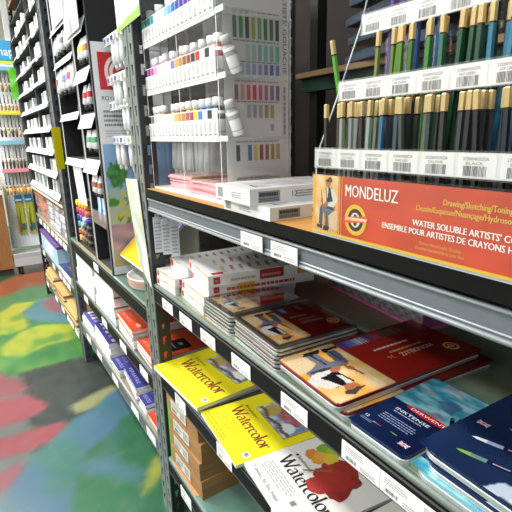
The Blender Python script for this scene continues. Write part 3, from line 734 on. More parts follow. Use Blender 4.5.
# ---------------------------------------------------------------- top shelf: pencil rack
Zt = 1.0843
RY0, RY1 = .02, .487   # near and far end of the rack
rk = thing('pencil_rack', 'clear acrylic tiered pencil rack with long red printed sign at the front', 'display rack', (0, 0, 0))
tx, tz, st = (.0, .039, .077), (1.0, 1.0, 1.0), .085
side = [(.002, 1.086), (.13, 1.086), (.2, 1.5), (.118, 1.5), (.1, 1.44), (.075, 1.355), (.039, 1.27), (.002, 1.188)]
for yy in (RY1, RY0):
    MB().plate([(x, yy, z) for x, z in side], .002, (1, 1, 1), 'clear', 'haze').build('side_panel', rk)
    e = MB()
    for (a, b), (c, d) in zip(side[3:], side[4:] + side[:1]): e.tube((a, yy, b), (c, yy, d), .0011, n=6, col=H('C9D2D2'), m='edge')
    e.build('panel_edge', rk)
bt = (1.0865, 1.170, 1.254)                       # tier floors
for k in range(3):
    x0 = tx[k]
    MB().box(x0 + .003, x0 + .045, RY0 + .002, RY1 - .002, bt[k], bt[k] + .0015, (1, 1, 1), 'clear').build('tier_floor', rk)
    MB().plate([(x0 + .045, RY0 + .002, bt[k]), (x0 + .045, RY1 - .002, bt[k]), (x0 + .045, RY1 - .002, bt[k] + .09), (x0 + .045, RY0 + .002, bt[k] + .09)], .0015, (1, 1, 1), 'clear').build('tier_back', rk)
    zs = (1.175, 1.2595, 1.344)[k]
    s = MB(); s.box(x0 - .0005, x0 + .0005, RY0, RY1, zs, zs + .0235, H('E9E9E9'), 'gloss')
    o = Vector((x0 - .0006, RY1, zs))
    n = 11
    for i in range(n):
        u = .006 + i * .0425; tg = i * 7 + k
        s.rect(o, -Y, Z, u - .004, .001, u + .0385 - .004, .0225, H('F1F1F0'), 'paper', .0002)
        s.text(('27200WEEK24', '37200WOXZA', '37200WOOZA')[tg % 3], o, -Y, Z, u + .001, .0165, .0042, H('6E6E6E'), 'paper', .0004, width=.026)
        s.text(('COLD GREY', 'DARK GREY', 'OLIVE', 'BLACK', 'BLACK')[min(4, i * 5 // 8)] if k == 0 else ('MAY GREEN', 'SAP GREEN', 'FIR GREEN', 'DARK GREEN')[i % 4], o, -Y, Z, u + .004, .0126, .0036, H('7A7A7A'), 'paper', .0004, width=.018)
        s.bars(o, -Y, Z, u + .002, .002, .024, .0095, H('5A5A5C'), 18, .0004, seed=i)
    s.build('label_strip', rk)
    MB().plate([(x0 - .0015, RY0, zs - .0015), (x0 - .0015, RY1, zs - .0015), (x0 - .0015, RY1, zs + .0255), (x0 - .0015, RY0, zs + .0255)], .0012, (1, 1, 1), 'clear', 'haze').build('strip_holder', rk)
MB().box(-.002, .05, RY0, RY1, 1.0846, 1.0862, H('9A9C9A'), 'haze').box(-.004, -.002, RY0, RY1, 1.0846, 1.0875, H('A8ACAA'), 'edge').build('rack_base', rk)
for yy in [RY1 - .0425 * i - .002 for i in range(1, 11)]:
    d = MB()
    for k in range(3): d.plate([(tx[k] + .004, yy, bt[k] + .002), (tx[k] + .044, yy, bt[k] + .002), (tx[k] + .044, yy, bt[k] + .1), (tx[k] + .004, yy, bt[k] + .1)], .001, (1, 1, 1), 'clear', 'haze')
# long printed sign
sg = MB(); SL = RY1 - RY0; SH = .079; SZ = 1.0865
RED = H('B83A22')
o = Vector((-.0035, RY1, SZ))
sg.box(-.0033, -.0022, RY0, RY1, SZ, SZ + SH, H('B0371F'), 'gloss')
def signc(u, v): return mixc(H('E04C20'), H('C23C16'), max(0, min(1, .45 + .7 * nse(u * 9, v * 3) + .2 * v)))
PWD = .0592
sg.grid(o + Vector((0, -PWD, 0)), -Y, Z, SL - PWD, SH, 90, 20, signc, 'gloss')
sg.rect(o, -Y, Z, 0, 0, SL, .0042, H('EBC21E'), 'gloss', .0003)
sg.rect(o, -Y, Z, 0, .0042, .006, SH, H('E8B050'), 'gloss', .0003)
sg.grid(o + Vector((-.0002, -.006, .0042)), -Y, Z, .045, SH - .0042, 60, 90, man_col(.008), 'gloss')
for a, b, c in ((.051, .0527, 'C8501E'), (.0527, .054, 'E8C23A'), (.054, .0572, 'C03A20'), (.0572, .0582, 'E8C23A'), (.0582, .0592, 'B43620')): sg.rect(o, -Y, Z, a, .0042, b, SH, H(c), 'gloss', .0003)
sg.text('MONDELUZ', o, -Y, Z, .0635, .0555, .021, H('F4EEE4'), 'gloss', .0006, width=.084, bold=.0003)
emblem(sg, o, -Y, Z, .083, .0275, .0185, 'gloss', .0004)
sg.text('Drawing/Sketching/Toning/Wash/Watercolour', o, -Y, Z, .2045, .0605, .0088, H('E3BC4A'), 'gloss', .0006, width=.125, bold=.0002)
sg.text('Dessin/Esquisse/Nuançage/Hydrosolubilité/Aquarelle', o, -Y, Z, .1725, .0515, .0086, H('E3BC4A'), 'gloss', .0006, width=.15, bold=.0002)
sg.text("WATER SOLUBLE ARTISTS' COLOURED PENCILS", o, -Y, Z, .169, .0350, .0094, H('F6F1E8'), 'gloss', .0006, width=.178, bold=.0003)
sg.text('ENSEMBLE POUR ARTISTES DE CRAYONS HYDROSOLUBLES', o, -Y, Z, .1265, .0255, .0094, H('F6F1E8'), 'gloss', .0006, width=.2105, bold=.0003)
sg.text('Finest Handmade Quality', o, -Y, Z, .1795, .0158, .0052, H('DDB04A'), 'gloss', .0006, width=.05); sg.text('Qualité handmade la plus fine', o, -Y, Z, .1745, .0102, .0052, H('DDB04A'), 'gloss', .0006, width=.0585)
sg.build('printed_sign', rk)
MB().rect((-.0042, RY1 + .001, SZ), -Y, Z, 0, 0, SL + .002, SH + .003, (1, 1, 1), 'clear').build('sign_cover', rk)

# pencils standing on end
_pm = {}
GOLD = H('C8B07C')
def pencil(col, loc, rx, ry, label, group, L=.167):
    if col not in _pm:
        t = thing('pencil', label, 'pencil', loc, (rx, ry, 0), group)
        mb = MB().tube((0, 0, 0), (0, 0, .012), .0008, .0034, 6, H('C8A070'), 'wood'); mb.tube((0, 0, .012), (0, 0, L - .0195), .0037, None, 6, H(col), 'lacquer', smooth=False)
        mb.text('MONDELUZ', (-.0034, .0012, L - .032), -Z, -Y, 0, 0, .0024, H('B8A060'), 'gold', .0002, width=.026) if False else None
        mb.build('body', t)
        c = MB().tube((0, 0, L - .0195), (0, 0, L - .0175), .00375, None, 6, H('141414'), 'lacquer', smooth=False); c.build('ring', t)
        g = MB().tube((0, 0, L - .0175), (0, 0, L - .0012), .0038, None, 6, GOLD, 'gold', smooth=False); g.tube((0, 0, L - .0012), (0, 0, L), .0038, .003, 6, GOLD, 'gold', smooth=False); g.build('gold_end', t)
        _pm[col] = t
    else:
        t = dup(_pm[col], loc, (rx, ry, 0), label, group)
    return t
rr = random.Random(11)
row1 = ['2E2420', '2E2420', '3A2A26', '8E9690', '929A92', '8E9690', '7E8884', '2E2A26', '9AA08A', '8C9A94', '8E9A96', '3C6A8A', '4E5668', '4A5266', '3E4A58', '3A4648', '35423E', '3C463E', '55604A', '3A4A44', '2A3A36', '2E322C', '2C2E2A', '23262A', '35423E', '232426', '1E2022', '24262A', '1E1E20', '202830', '1C2230', '1E2430', '22262A', '26282C', '1E2022', '2A2C2E', '1E2022', '24262A']
Gn = ['5E7A1E', '4E7A24', '56802A', '3E7028', '3A6A2A']
def pencil_row(cols, ys, k, xj, gname, what, tier):
    for i, (c, y) in enumerate(zip(cols, ys)):
        x = tx[k] + .0125 + xj(i) * .0078
        rx = rr.gauss(0, .02) if rr.random() < .75 else rr.uniform(-.1, .06); ry = rr.uniform(.0, .05)
        pencil(c, (x, y, bt[k] + .0018), rx, ry, '%s, %s from the left in the %s' % (what(c), nth(i), tier), gname)
def cname(c):
    r, g, b = H(c)
    if max(r, g, b) < .2: return 'near-black pencil with gold end'
    if max(r, g, b) - min(r, g, b) < .09: return 'grey pencil with gold end' if max(r, g, b) > .4 else 'dark grey pencil with gold end'
    if b > g * 1.15 and r > g: return 'purple pencil with gold end'
    if b > g * 1.05: return 'blue grey pencil with gold end'
    if g > r * 1.25 and b > r * 1.5: return 'teal pencil with gold end'
    if g > r: return 'green pencil with gold end'
    return 'dark brown pencil with gold end'
row1 = [c for i, c in enumerate(row1) for c in ([c, c] if i % 4 == 2 else [c])]
ys = [.478 - .0063 * i for i in range(len(row1))]
pencil_row(row1, ys, 0, lambda i: [0, 1.7, .9, 2.4, .1, 1.5, 2.2][i % 7], 'pencils in the lowest tier', cname, 'lowest tier')
row2 = ['6E7A3A', '5E7A1E', '4E7A24', '56802A', '4E7A24', '3E7028', '35682A', '2E6A4A', '3A7A2E', '2E6A4A', '2E6650', '1E5236', '1C4E34', '1E5236', '1A4A30', '1C4E34', '1A4A32', '1E5640', '2A7088', '2A7490', '2E7894', '1E5236', '2A7088']
ys2 = [.437] + [.42 - .0066 * i for i in range(6)] + [.374, .362, .348, .341] + [.333 - .0068 * i for i in range(12)]
pencil_row(row2, ys2, 1, lambda i: [0, 1.1, .3, 1.8][i % 4], 'pencils in the middle tier', cname, 'middle tier')
pencil('4E9A2E', (tx[1] + .014, .478, bt[1] + .0018), -.13, -.1, 'bright green pencil leaning alone at the left of middle tier', 'pencils in the middle tier')
row3 = ['5A3E8C', '5A3E8C', '3A5A9A', '2E6AA0', '3A7AB0', '3A6A98', '2E5A8A', '2A7490', '1E5236', '3E5A3A', '6A4A3A', '5A3A3A', '7A5A3A']
ys3 = [.449, .438, .405, .39, .375, .352, .34, .325, .305, .29, .27, .255, .24]
pencil_row(row3, ys3, 2, lambda i: [0, 1][i % 2], 'pencils in the upper tier', cname, 'upper tier')

# ---------------------------------------------------------------- two white pan-set boxes
def pan_box(label, loc, rot, t, h=.132):
    t_ = thing('paint_pan_box', label, 'box', loc, rot, 'white boxes marked 12 on the top shelf')
    w = .21
    MB().box(0, w, 0, h, 0, t, H('EDECEA'), 'gloss').build('carton', t_)
    p = MB(); o = Vector((0, -.0003, 0)); p.rect(o, X, Z, 0, 0, w, t, H('EDECEA'), 'gloss', -.00015)
    p.rect(o, X, Z, .016, t * .12, .058, t * .82, H('8E9094')); p.lines(o, X, Z, .018, t * .5, .038, t * .24, 1, H('3A3C40'), .9, .0003); p.lines(o, X, Z, .018, t * .2, .038, t * .22, 2, H('4A4C50'), lift=.0003)
    p.text('12', o, X, Z, .08, t * .36, t * .5, H('2A2A2C'), 'paper', .0003); p.lines(o, X, Z, .092, t * .3, .05, t * .5, 3, H('8A8A8C'), lift=.0003, ragged=.1); p.lines(o, X, Z, .15, t * .3, .05, t * .5, 3, H('8A8A8C'), lift=.0003, ragged=.1)
    p.build('end_print', t_); p = MB(); q = Vector((-.0003, h, 0)); p.rect(q, -Y, Z, 0, 0, h, t, H('EDECEA'), 'gloss', -.00015)
    p.rect(q, -Y, Z, .008, t * .15, .03, t * .82, H('8E9094')); p.text('12', q, -Y, Z, .06, t * .34, t * .46, H('2A2A2C'), 'paper', .0003); p.lines(q, -Y, Z, .072, t * .3, .03, t * .45, 3, H('8A8A8C'), lift=.0003, ragged=.1)
    p.build('end_print', t_)
    l = MB(); o = Vector((0, 0, t + .0003))
    l.grid(o + Vector((.03, .02, 0)), X, Y, .1, .07, 20, 16, lambda u, v: mixc(H('D8DADC'), H('B8BCC4'), max(0, min(1, .4 + nse(u * 4, v * 4)))), 'gloss'); l.poly(o, X, Y, [(.022, .022), (.03, .02), (.026, .036), (.034, .05), (.027, .052)], H('5A5E66'), 'gloss', .0003)
    l.build('lid_print', t_)
    return t_
pan_box('white paint pan box with grey label, lower of the two boxes', (-.006, .590, Zt), R(-2), .0215, .165)
pan_box('white paint pan box with grey label, upper one on top', (-.019, .629, Zt + .0219), R(-2.5), .0265, .13)

# ---------------------------------------------------------------- gouache unit
GX0, GX1, GY0, GY1, GZ = .022, .19, .765, 1.192, 1.0885
gu = thing('gouache_display', 'clear acrylic gouache display with white label strips and a colour chart side', 'display rack', (0, 0, 0))
TZ = (1.213, 1.325, 1.435)
MB().box(GX0, GX1, .795, GY1, Zt, GZ, H('E8ECEC'), 'pale').build('base_plate', gu)
MB().plate([(GX0, GY1, GZ), (GX1, GY1, GZ), (GX1, GY1, 1.62), (GX0, GY1, 1.62)], .003, (1, 1, 1), 'clear', 'edge').build('end_panel', gu)
MB().plate([(GX1, .804, GZ), (GX1, GY1, GZ), (GX1, GY1, 1.62), (GX1, .804, 1.62)], .002, (1, 1, 1), 'smoke').build('back_panel', gu)
for yy in (.80, .985):
    MB().plate([(GX0, yy, GZ), (GX1 - .002, yy, GZ), (GX1 - .002, yy, 1.62), (GX0, yy, 1.62)], .0018, (1, 1, 1), 'clear', 'edge').build('divider', gu)
# colour chart printed on translucent sheet just behind the near divider
ch = MB(); o = Vector((.037, .803, GZ + .002)); CW = GX1 - .041; chz = lambda z: z - GZ - .002
ch.box(.037, GX1 - .004, .8032, .804, GZ + .002, 1.6, H('DCDCD8'), 'pale')
def row(z0, z1, cols, u0=.14, u1=.88):
    n = len(cols)
    for i, c in enumerate(cols):
        if c: ch.rect(o, X, Z, CW * (u0 + (u1 - u0) * i / n), chz(z0), CW * (u0 + (u1 - u0) * (i + .62) / n), chz(z1), mixc(H(c), (.86, .86, .84), .18), 'paper', .0004)
row(1.395, 1.432, ['5A8A6A', '4E9A5E', '3E5A48', 'A8B84A', '7AA85A', '2E7A4E', '3E6A5A', '3A4A46'])
row(1.356, 1.385, [None, None, 'B8D4CC', 'A8D0C4', '8CC4B4', '84C4BC', '7CC0B0', '6AC0B0'])
row(1.331, 1.350, ['C8CCE0', 'B8C0DC', 'A8B4D8', '9AA4D0', '8C98D0', '7A8AC8', '5A6AB8', '6A84D0'])
row(1.284, 1.312, ['8A6A70', 'D89AA8', 'D8604A', 'D83A5A', 'D85A7A', 'B0708C', '8A6A90', '7A6A90'])
row(1.25, 1.275, [None, None, 'B8B4AC', 'A8A4A0', 'B0A8A0', 'A8986E', 'B8A85A', None])
row(1.225, 1.238, [None, None, None, None, None, None, 'A8A8A8', None])
row(1.167, 1.198, ['4A5250', None, '3A6AB0', 'D8C83A', 'A8404A', '9A6048', 'B8884A', 'C0985A'])
row(1.47, 1.51, ['D8A84A', 'D88A3A', 'C8503A', 'A83A3A', 'C85A7A', '8A4A7A', '5A4A8A', '3A3A6A'])
for z in (1.44, 1.389, 1.352, 1.317, 1.279, 1.203, 1.13): ch.lines(o, X, Z, CW * .14, chz(z), CW * .7, .003, 1, H('A8A8A6'), .9, ragged=.05)
ch.text("ARTISTS' GOUACHE", o, -Z, X, -chz(1.49), CW * .905, .013, H('6E6E6C'), 'paper', .0005, width=.155)
ch.lines(o + Vector((0, 0, 0)), -Z, X, -chz(1.31), CW * .91, .1, .008, 1, H('A8A8A6'), .7)
ch.lines(o, X, Z, CW * .14, chz(1.1), CW * .55, .04, 5, H('C0C0BE'), .4)
ch.build('colour_chart', gu)
SW = [['2A2A2C', '7A7A7C', 'C8C8C8', 'EDEDEB', 'F0F0EE', 'EDEDEB', 'D8D4CC', 'D0CABE', 'D8B46A', 'C8953E', 'B87A3E', 'A05A3A', 'A82A5A', 'E8D020', '3A78C8', 'E8E8E8', '2A2A2C', 'EDEDED'],
      ['3A1A4A', '8A2A90', 'D03A8C', 'E89AB8', 'F0C0D0', 'EDE0E8', 'E8E4EC', 'D8D0E8', '8A70B8', 'C8A04A', 'B8864A', '8A5A3A', '9A3A34', '3A2A28', 'B83A34', 'E8E6E4', '3A3A3C', 'EDEDED'],
      ['3A9A8A', '2E8C84', '1E7C80', '3AA8B0', 'F0F0F0', 'F2F2F2', 'F0F0F0', '8AC4E0', '6AB0E0', '3A70C8', '3A4AB0', '3E3AA8', '5A3A9C', '7A4AA8', '8A7AB8', 'E8E8F0', 'EDEDF0', 'EDEDED']]
for k, z in enumerate(TZ):
    MB().box(GX0 + .0, GX0 + .07, GY0 + .003, .799, z - .004, z, H('E6EAEA'), 'haze').box(GX0 - .002, GX0 + .001, GY0 + .003, .799, z - .006, z + .004, H('E6EAEA'), 'edge').build('tray', gu)
    tr = MB().box(GX0, GX1 - .004, .802, GY1 - .003, z - .004, z, H('E6EAEA'), 'haze'); tr.box(GX0 - .002, GX0 + .001, .802, GY1 - .003, z - .007, z + .002, H('E6EAEA'), 'edge')
    tr.build('tray', gu)
    s = MB(); s.box(GX0 - .003, GX0 - .002, .802, GY1 - .006, z + .001, z + .055, H('ECECEC'), 'gloss'); o = Vector((GX0 - .0032, GY1 - .006, z + .001)); LW = GY1 - .006 - .802
    n = 18; s.c
    for i in range(n):
        u = LW * i / n; w_ = LW / n
        s.rect(o, -Y, Z, u + .0012, .036, u + w_ - .0022, .052, H(SW[k][i]), 'gloss', .0003)
        s.rect(o, -Y, Z, u + w_ - .001, .001, u + w_ - .0003, .053, H('DADCDC'), 'gloss', .0003)
        s.lines(o, -Z, -Y, -.03, u + w_ * .25, .026, w_ * .5, 2, H('8E9292'), .4, .0003, seed=i + k)
        s.rect(o, -Y, Z, u + w_ * .2, .004, u + w_ * .75, .007, H('9A9C9C'), 'gloss', .0003)
    s.build('label_strip', gu)
# bottles
_b = {}
def bottle(capcol, bodycol, loc, rot, label, group):
    key = (capcol, bodycol)
    if key not in _b:
        t = thing('gouache_bottle', label, 'paint bottle', loc, rot, group)
        MB().lathe([(0, 0, H('F0F0EE')), (.0125, 0, H('EDEDEB')), (.0135, .003, H('F0F0EE')), (.0135, .052, H('F0F0EE')), (.009, .058, H(bodycol)), (.009, .0605, H(bodycol))], 14, 'plastic').build('body', t)
        MB().lathe([(.0092, .0605, H(capcol)), (.0108, .061, H(capcol)), (.0108, .076, H(capcol)), (.009, .0775, H(capcol)), (0, .0775, H(capcol))], 14, 'plastic').build('cap', t)
        b = MB()
        b.lathe([(.0137, .036, H(bodycol)), (.0137, .046, H(bodycol))], 14, 'gloss'); b.lathe([(.0137, .01, H('C8C8C8')), (.0137, .013, H('C8C8C8'))], 14, 'gloss'); b.build('colour_band', t)
        _b[key] = t; return t
    return dup(_b[key], loc, rot, label, group)
rr = random.Random(4); TN = ('lowest', 'middle', 'upper')
for k, z in enumerate(TZ):
    cols = ['D8D8D8', 'C9A04A', '8A5A3A', 'D8C040', '3A78C8', '2A2A2C'] if k == 0 else (['B88AC0', 'D8A0C0', 'C8A04A', '9A5A3A', 'B03A34'] if k == 1 else ['3A9A8A', '1E8C90', 'D8E8F0', '5A80C8', '4A3AA0'])
    ycs = [1.172, 1.146, 1.117, 1.06, 1.03, 1.001, .966, .936, .905, .87, .838] if k == 0 else [1.166, 1.138, 1.11, 1.075, 1.04, 1.008, .965, .93, .89, .85, .822]
    for i, y in enumerate(ycs):
        j = i / len(ycs); c = cols[min(len(cols) - 1, int(j * len(cols)))]
        tip = k > 0 and i in ((1, 3, 5) if k == 1 else (0, 1, 3))
        bottle('F2F2F0', c, (GX0 + .0165 + rr.uniform(0, .003) + (.0 if not tip else .004), y, z + .0006 + (.006 if tip else 0)), (rr.uniform(-.05, .05), 0 if not tip else 0, 0) if not tip else (rr.choice((-.3, .22)), 0, 0),
               'white capped gouache bottle, %s from left on the %s tray' % (nth(i), TN[k]), 'gouache bottles on the %s tray' % TN[k])
for k, z, lean in ((0, TZ[0], -.33), (1, TZ[1], -.4)):
    lb_ = bottle('D8DCDC', 'B8BEC0', (.054, .783, z + .0055), (0, lean, 0), 'loose white gouache bottle leaning in the end slot, %s tray' % TN[k], 'leaning gouache bottles at the display end'); lb_.scale = (.86, .86, .86)
# pink leaflets stacked in the bottom compartment
for j, (y, x, n) in enumerate(((.995, .045, 9), (.845, .035, 8))):
    first = None
    for i in range(n):
        top = i == n - 1
        lab = 'pink and red leaflet, %s from bottom of the %s leaflet stack' % (nth(i), ('far', 'near')[j]) if not top else 'colour printed leaflet, topmost of the %s leaflet stack' % ('far', 'near')[j]
        def lc(u, v):
            c = mixc(H('D8A8A8'), H('C84A4A'), max(0, min(1, .35 + 1.3 * nse(u * 4, v * 5, j))))
            if nse(u * 3 + 5, v * 4, j) > .3: c = H('B8B83A')
            return mixc(c, H('F0E0D8'), .25)
        mb = MB().box(0, .11, 0, .135, 0, .0036, H('E8B8B8') if i % 2 else H('E0A4A8'), 'paper')
        if top: mb.grid((0, 0, .0038), X, Y, .11, .135, 24, 28, lc, 'gloss')
        if first is None or top:
            ob = mb.build('leaflet', None, (x + rr.uniform(-.003, .003), y + rr.uniform(-.003, .003), GZ + .0003 + i * .0039), (0, 0, R(rr.uniform(-2, 2)))); first = first or ob
        else:
            ob = first.copy(); COL.objects.link(ob); ob.location = (x + rr.uniform(-.003, .003), y + rr.uniform(-.003, .003), GZ + .0003 + i * .0039); ob.rotation_euler = (0, 0, R(rr.uniform(-2, 2)))
        tag(ob, lab, 'leaflet', 'pink leaflets in the gouache display')
# pen packs on the rear shelf
for i in range(6):
    t = thing('pen_pack', 'dark blue clear pen blister pack, %s from bottom of the rear shelf pile' % nth(i), 'pen pack', (.635, 1.12 - .012 * (i % 2), 1.4178 + .052 * i), (R(0), 0, R(-14 + 3 * (i % 2))), 'pen packs piled on the rear shelf')
    mb = MB().box(0, .12, -.42, 0, 0, .004, H('222C3C'), 'gloss'); mb.build('backing_card', t)
    f = MB().box(.008, .112, -.41, -.01, .004, .03, H('B8C4D4'), 'bluefilm'); f.box(-.004, 0, -.42, 0, .001, .02, H('8CA0BC'), 'bluefilm'); f.build('blister', t)
    for q in range(3):
        a = MB().tube((.03 + .028 * q, -.39, .016), (.03 + .028 * q, -.03, .016), .008, n=8, col=H('5A6070'), m='plastic'); a.tube((.03 + .028 * q, -.33, .016), (.03 + .028 * q, -.14, .016), .0088, n=8, col=H(('8A909C', '6A7488', '7A4A6A')[(i + q) % 3]), m='plastic'); a.build('pen', t)
# ---------------------------------------------------------------- middle bay: books and pads
rr = random.Random(21)
def book(name, label, cat, loc, rot, w, h, t, cov, group, spine=None, pages=H('E9E7E2'), deco=None, stripe=None):
    """x into the shelf, y along the aisle; printed cover on top, spine on the near side"""
    t_ = thing(name, label, cat, loc, rot, group)
    MB().box(.001, w - .001, .001, h - .001, .0012, t - .0012, pages, 'paper').build('pages', t_)
    mb = MB().box(0, w, 0, h, t - .0012, t, cov, 'gloss').box(0, w, 0, h, 0, .0012, cov, 'gloss')
    if spine: mb.box(-.0004, w, -.0008, .0008, .0, t, spine, 'gloss')
    if stripe: mb.box(-.0012, w, -.0012, -.0004, t * .72, t * .9, stripe, 'gloss')
    if deco: deco(mb, Vector((0, 0, t)), w, h)
    mb.build('cover', t_)
    return t_
def stack(n, x, y, z, w, h, t, covs, group, noun, where, name='book', cat='book', spine=H('E4E2DE'), stripe=None, jit=.006, deco=None, rz=0, topz=None):
    first = {}
    for i in range(n):
        c = covs[i % len(covs)]; top = i == n - 1; key = (c, top)
        lab = '%s, %s of %s' % (noun[1] if top else noun[0], 'topmost' if top else nth(i) + ' from bottom', where)
        loc = (x + rr.uniform(0, jit), y + rr.uniform(-jit, jit), z + i * (t + .0003)); ro = R(rz + rr.uniform(-1.2, 1.2))
        if key in first: dup(first[key], loc, ro, lab, group)
        else: first[key] = book(name, lab, cat, loc, ro, w, h, t, H(c), group, spine, deco=deco if top else None, stripe=stripe)
ZB1 = .4853
stack(4, .004, 2.07, ZB1, .24, .36, .041, ['E4E2DE', 'E4E2DE', 'E4E2DE', '33408A'], 'thick white books on the far end of the red pad shelf', ('thick white book', 'thick white book with blue cover'), 'the stack beside the far post')
stack(4, .006, 1.735, ZB1, .24, .32, .041, ['E4E2DE', 'E4E2DE', 'E4E2DE', 'B83A2E'], 'thick white books beside the red pads', ('thick white book with red stripe', 'thick white book with red cover'), 'the stack beside the red pads', stripe=H('C0503E'))
REDP = 'CC4A2C'
def red_deco(mb, o, w, h):
    # reader stands in the aisle: right = -y, up = +x
    p = o + Vector((0, h, 0)); e1, e2 = -Y, X
    mb.text('ARTISTS', p, e1, e2, h * .08, .012, .018, H('E8927A'), 'gloss', .0003, width=h * .5); mb.text('CREATIVE', p, e1, e2, h * .08, .034, .015, H('E08A70'), 'gloss', .0003, width=h * .5)
    mb.rect(p, e1, e2, h * .42, .075, h * .86, .145, H('241E1E'), 'gloss', .0003); mb.ell(p, e1, e2, h * .64, .12, .012, .008, H('6A6462'), 'gloss', .0006); mb.lines(p, e1, e2, h * .5, .09, h * .28, .012, 1, H('6A6462'), lift=.0006)
    mb.ell(p, e1, e2, h * .82, .035, .02, .008, H('E8A890'), 'gloss', .0003)
stack(5, .0, 1.49, ZB1, .3, .21, .0145, [REDP, 'E0DCD4', REDP, 'D8D2C8', REDP], 'red paper pads on the middle bay shelf', ('red edged paper pad', 'red paper pad with black label'), 'the far red pad pile', name='paper_pad', cat='paper pad', spine=None, deco=red_deco, rz=-3)
stack(3, .004, 1.292, ZB1, .3, .187, .0135, [REDP, 'E0DCD4', REDP], 'red paper pads on the middle bay shelf', ('red edged paper pad', 'red paper pad with black label'), 'the near red pad pile', name='paper_pad', cat='paper pad', spine=None, deco=red_deco, rz=-2)
ZB2 = .2503
PUR = '3E4080'
def blue_deco(mb, o, w, h):
    p = o + Vector((0, h, 0)); mb.text('VERSATILE', p, -Y, X, h * .08, .014, .02, H('9A9AD0'), 'gloss', .0003, width=h * .75); mb.text('SKETCH', p, -Y, X, h * .08, .044, .018, H('8A8AC8'), 'gloss', .0003, width=h * .5); mb.lines(p, -Y, X, h * .08, .08, h * .7, .03, 3, H('7A7AC0'))
def mauve_deco(mb, o, w, h):
    for i in range(5): mb.rect(o, X, Y, .02, h * (.06 + .19 * i), w - .03, h * (.17 + .19 * i), (H('C8C4DC'), H('8A82B4'), H('DCDAE4'), H('A8A0C8'), H('E4E2E8'))[i], 'gloss', .0003)
stack(3, .006, 2.2, ZB2, .24, .24, .02, ['DCDAE0', 'E4E2E6', '5A549A'], 'white and purple books on the lowest middle shelf', ('white book with purple edge', 'purple covered book'), 'the far purple book stack', deco=mauve_deco)
stack(4, .004, 1.89, ZB2, .24, .28, .0225, ['E4E2E6', 'DCDAE0', 'E4E2E6', '3E3A7A'], 'white and purple books on the lowest middle shelf', ('white thick book', 'mauve striped book'), 'the tall white stack by blue books', deco=mauve_deco)
stack(2, .002, 1.745, ZB2, .24, .135, .016, [PUR, PUR], 'blue covered books on the lowest middle shelf', ('blue covered book', 'blue covered book with pale lettering'), 'the far blue pair', deco=blue_deco)
stack(6, .004, 1.535, ZB2, .24, .19, .0085, [PUR, 'E4E2E6', PUR, 'E0DEE2', PUR, PUR], 'blue covered books on the lowest middle shelf', ('thin blue and white book', 'thin blue book with pale lettering'), 'the middle blue pile', deco=blue_deco, rz=-4)
stack(3, .004, 1.425, ZB2, .24, .085, .012, ['E0DEE2', PUR, PUR], 'blue covered books on the lowest middle shelf', ('narrow blue book', 'narrow blue book with lettering'), 'the blue trio by the red book', deco=blue_deco)
stack(2, .003, 1.295, ZB2, .24, .11, .011, ['E0DCD4', REDP], 'red books at the near end of lowest shelf', ('white edged red book', 'red book with pale lettering'), 'the pair beside the near post', deco=lambda mb, o, w, h: mb.text('CREATIVE', o + Vector((0, h, 0)), -Y, X, h * .1, .02, .025, H('E8A890'), 'gloss', .0003, width=h * .8))

# ---------------------------------------------------------------- middle bay top: black tube displays
BLK = H('1E1E21'); TZB = .7204
def flap(par, y0, y1, z, drop, proj, col=H('EDEEF0'), holes=True, m='gloss'):
    """white ticket flap sloping down towards the aisle"""
    mb = MB(); T = .0012; A = [(0, y0, z), (-proj, y0, z - drop), (-proj, y1, z - drop), (0, y1, z)]; B_ = [(x + T, y, q) for x, y, q in A]
    mb.face(A, col, m); mb.face(B_[::-1], col, m)
    for i in range(4): mb.face([A[i], B_[i], B_[(i + 1) % 4], A[(i + 1) % 4]], col, m)
    fl_ = mb.build('ticket_flap', par)
    if holes:
        ev = Vector((proj, 0, drop)).normalized(); q = Vector((-proj - .0004, y1, z - drop + .0002))
        MB().lines(q, -Y, ev, .01, .006, (y1 - y0) - .02, math.hypot(drop, proj) - .012, 2, H('B8BCC4'), .5, .0002, ragged=.05, m=m).build('ticket_print', fl_)
    return fl_
def cabinet(name, label, y0, y1, z1, shelves, x1=.28):
    t = thing(name, label, 'display rack', (0, 0, 0))
    MB().box(.0, x1, y0, y0 + .012, TZB, z1, BLK, 'matte').box(-.002, 0, y0 - .001, y0 + .011, TZB, z1, H('5A5C60'), 'plastic').build('side_panel', t)
    MB().box(.0, x1, y1 - .012, y1, TZB, z1, BLK, 'matte').box(-.002, 0, y1 - .011, y1, TZB, z1, H('C8CACC'), 'plastic').build('side_panel', t)
    MB().box(x1 - .01, x1, y0 + .0125, y1 - .0125, TZB, z1, H('17171A'), 'matte').build('back_panel', t)
    MB().box(.0, x1 - .0105, y0 + .0125, y1 - .0125, TZB, TZB + .012, H('2A2A2C'), 'matte').box(-.001, .0, y0 + .0125, y1 - .0125, TZB, TZB + .014, H('A8906A'), 'matte').build('base_board', t)
    for z in shelves: MB().box(.004, x1 - .0105, y0 + .0125, y1 - .0125, z, z + .006, BLK, 'matte').build('shelf', t)
    return t
d2 = cabinet('tube_display', 'black tube display with sloped white flaps, beside the framed poster', 1.652, 1.886, 1.98, (1.60, 1.452, 1.30, 1.14, .90))
for z, dr in ((1.606, .055), (1.452, .05), (1.3, .05), (1.14, .05)): flap(d2, 1.66, 1.878, z, dr, .02, holes=False)
flap(d2, 1.66, 1.878, .945, .05, .006, H('D8D4D2'), False, 'haze')
d1 = cabinet('tube_display', 'black tube display with narrow white ticket rails, beside the dark post', 1.892, 2.29, 1.98, (1.66, 1.53, 1.31, 1.128))
for z in (1.662, 1.532, 1.318, 1.133): flap(d1, 1.905, 2.277, z, .03, .012)
_t = {}
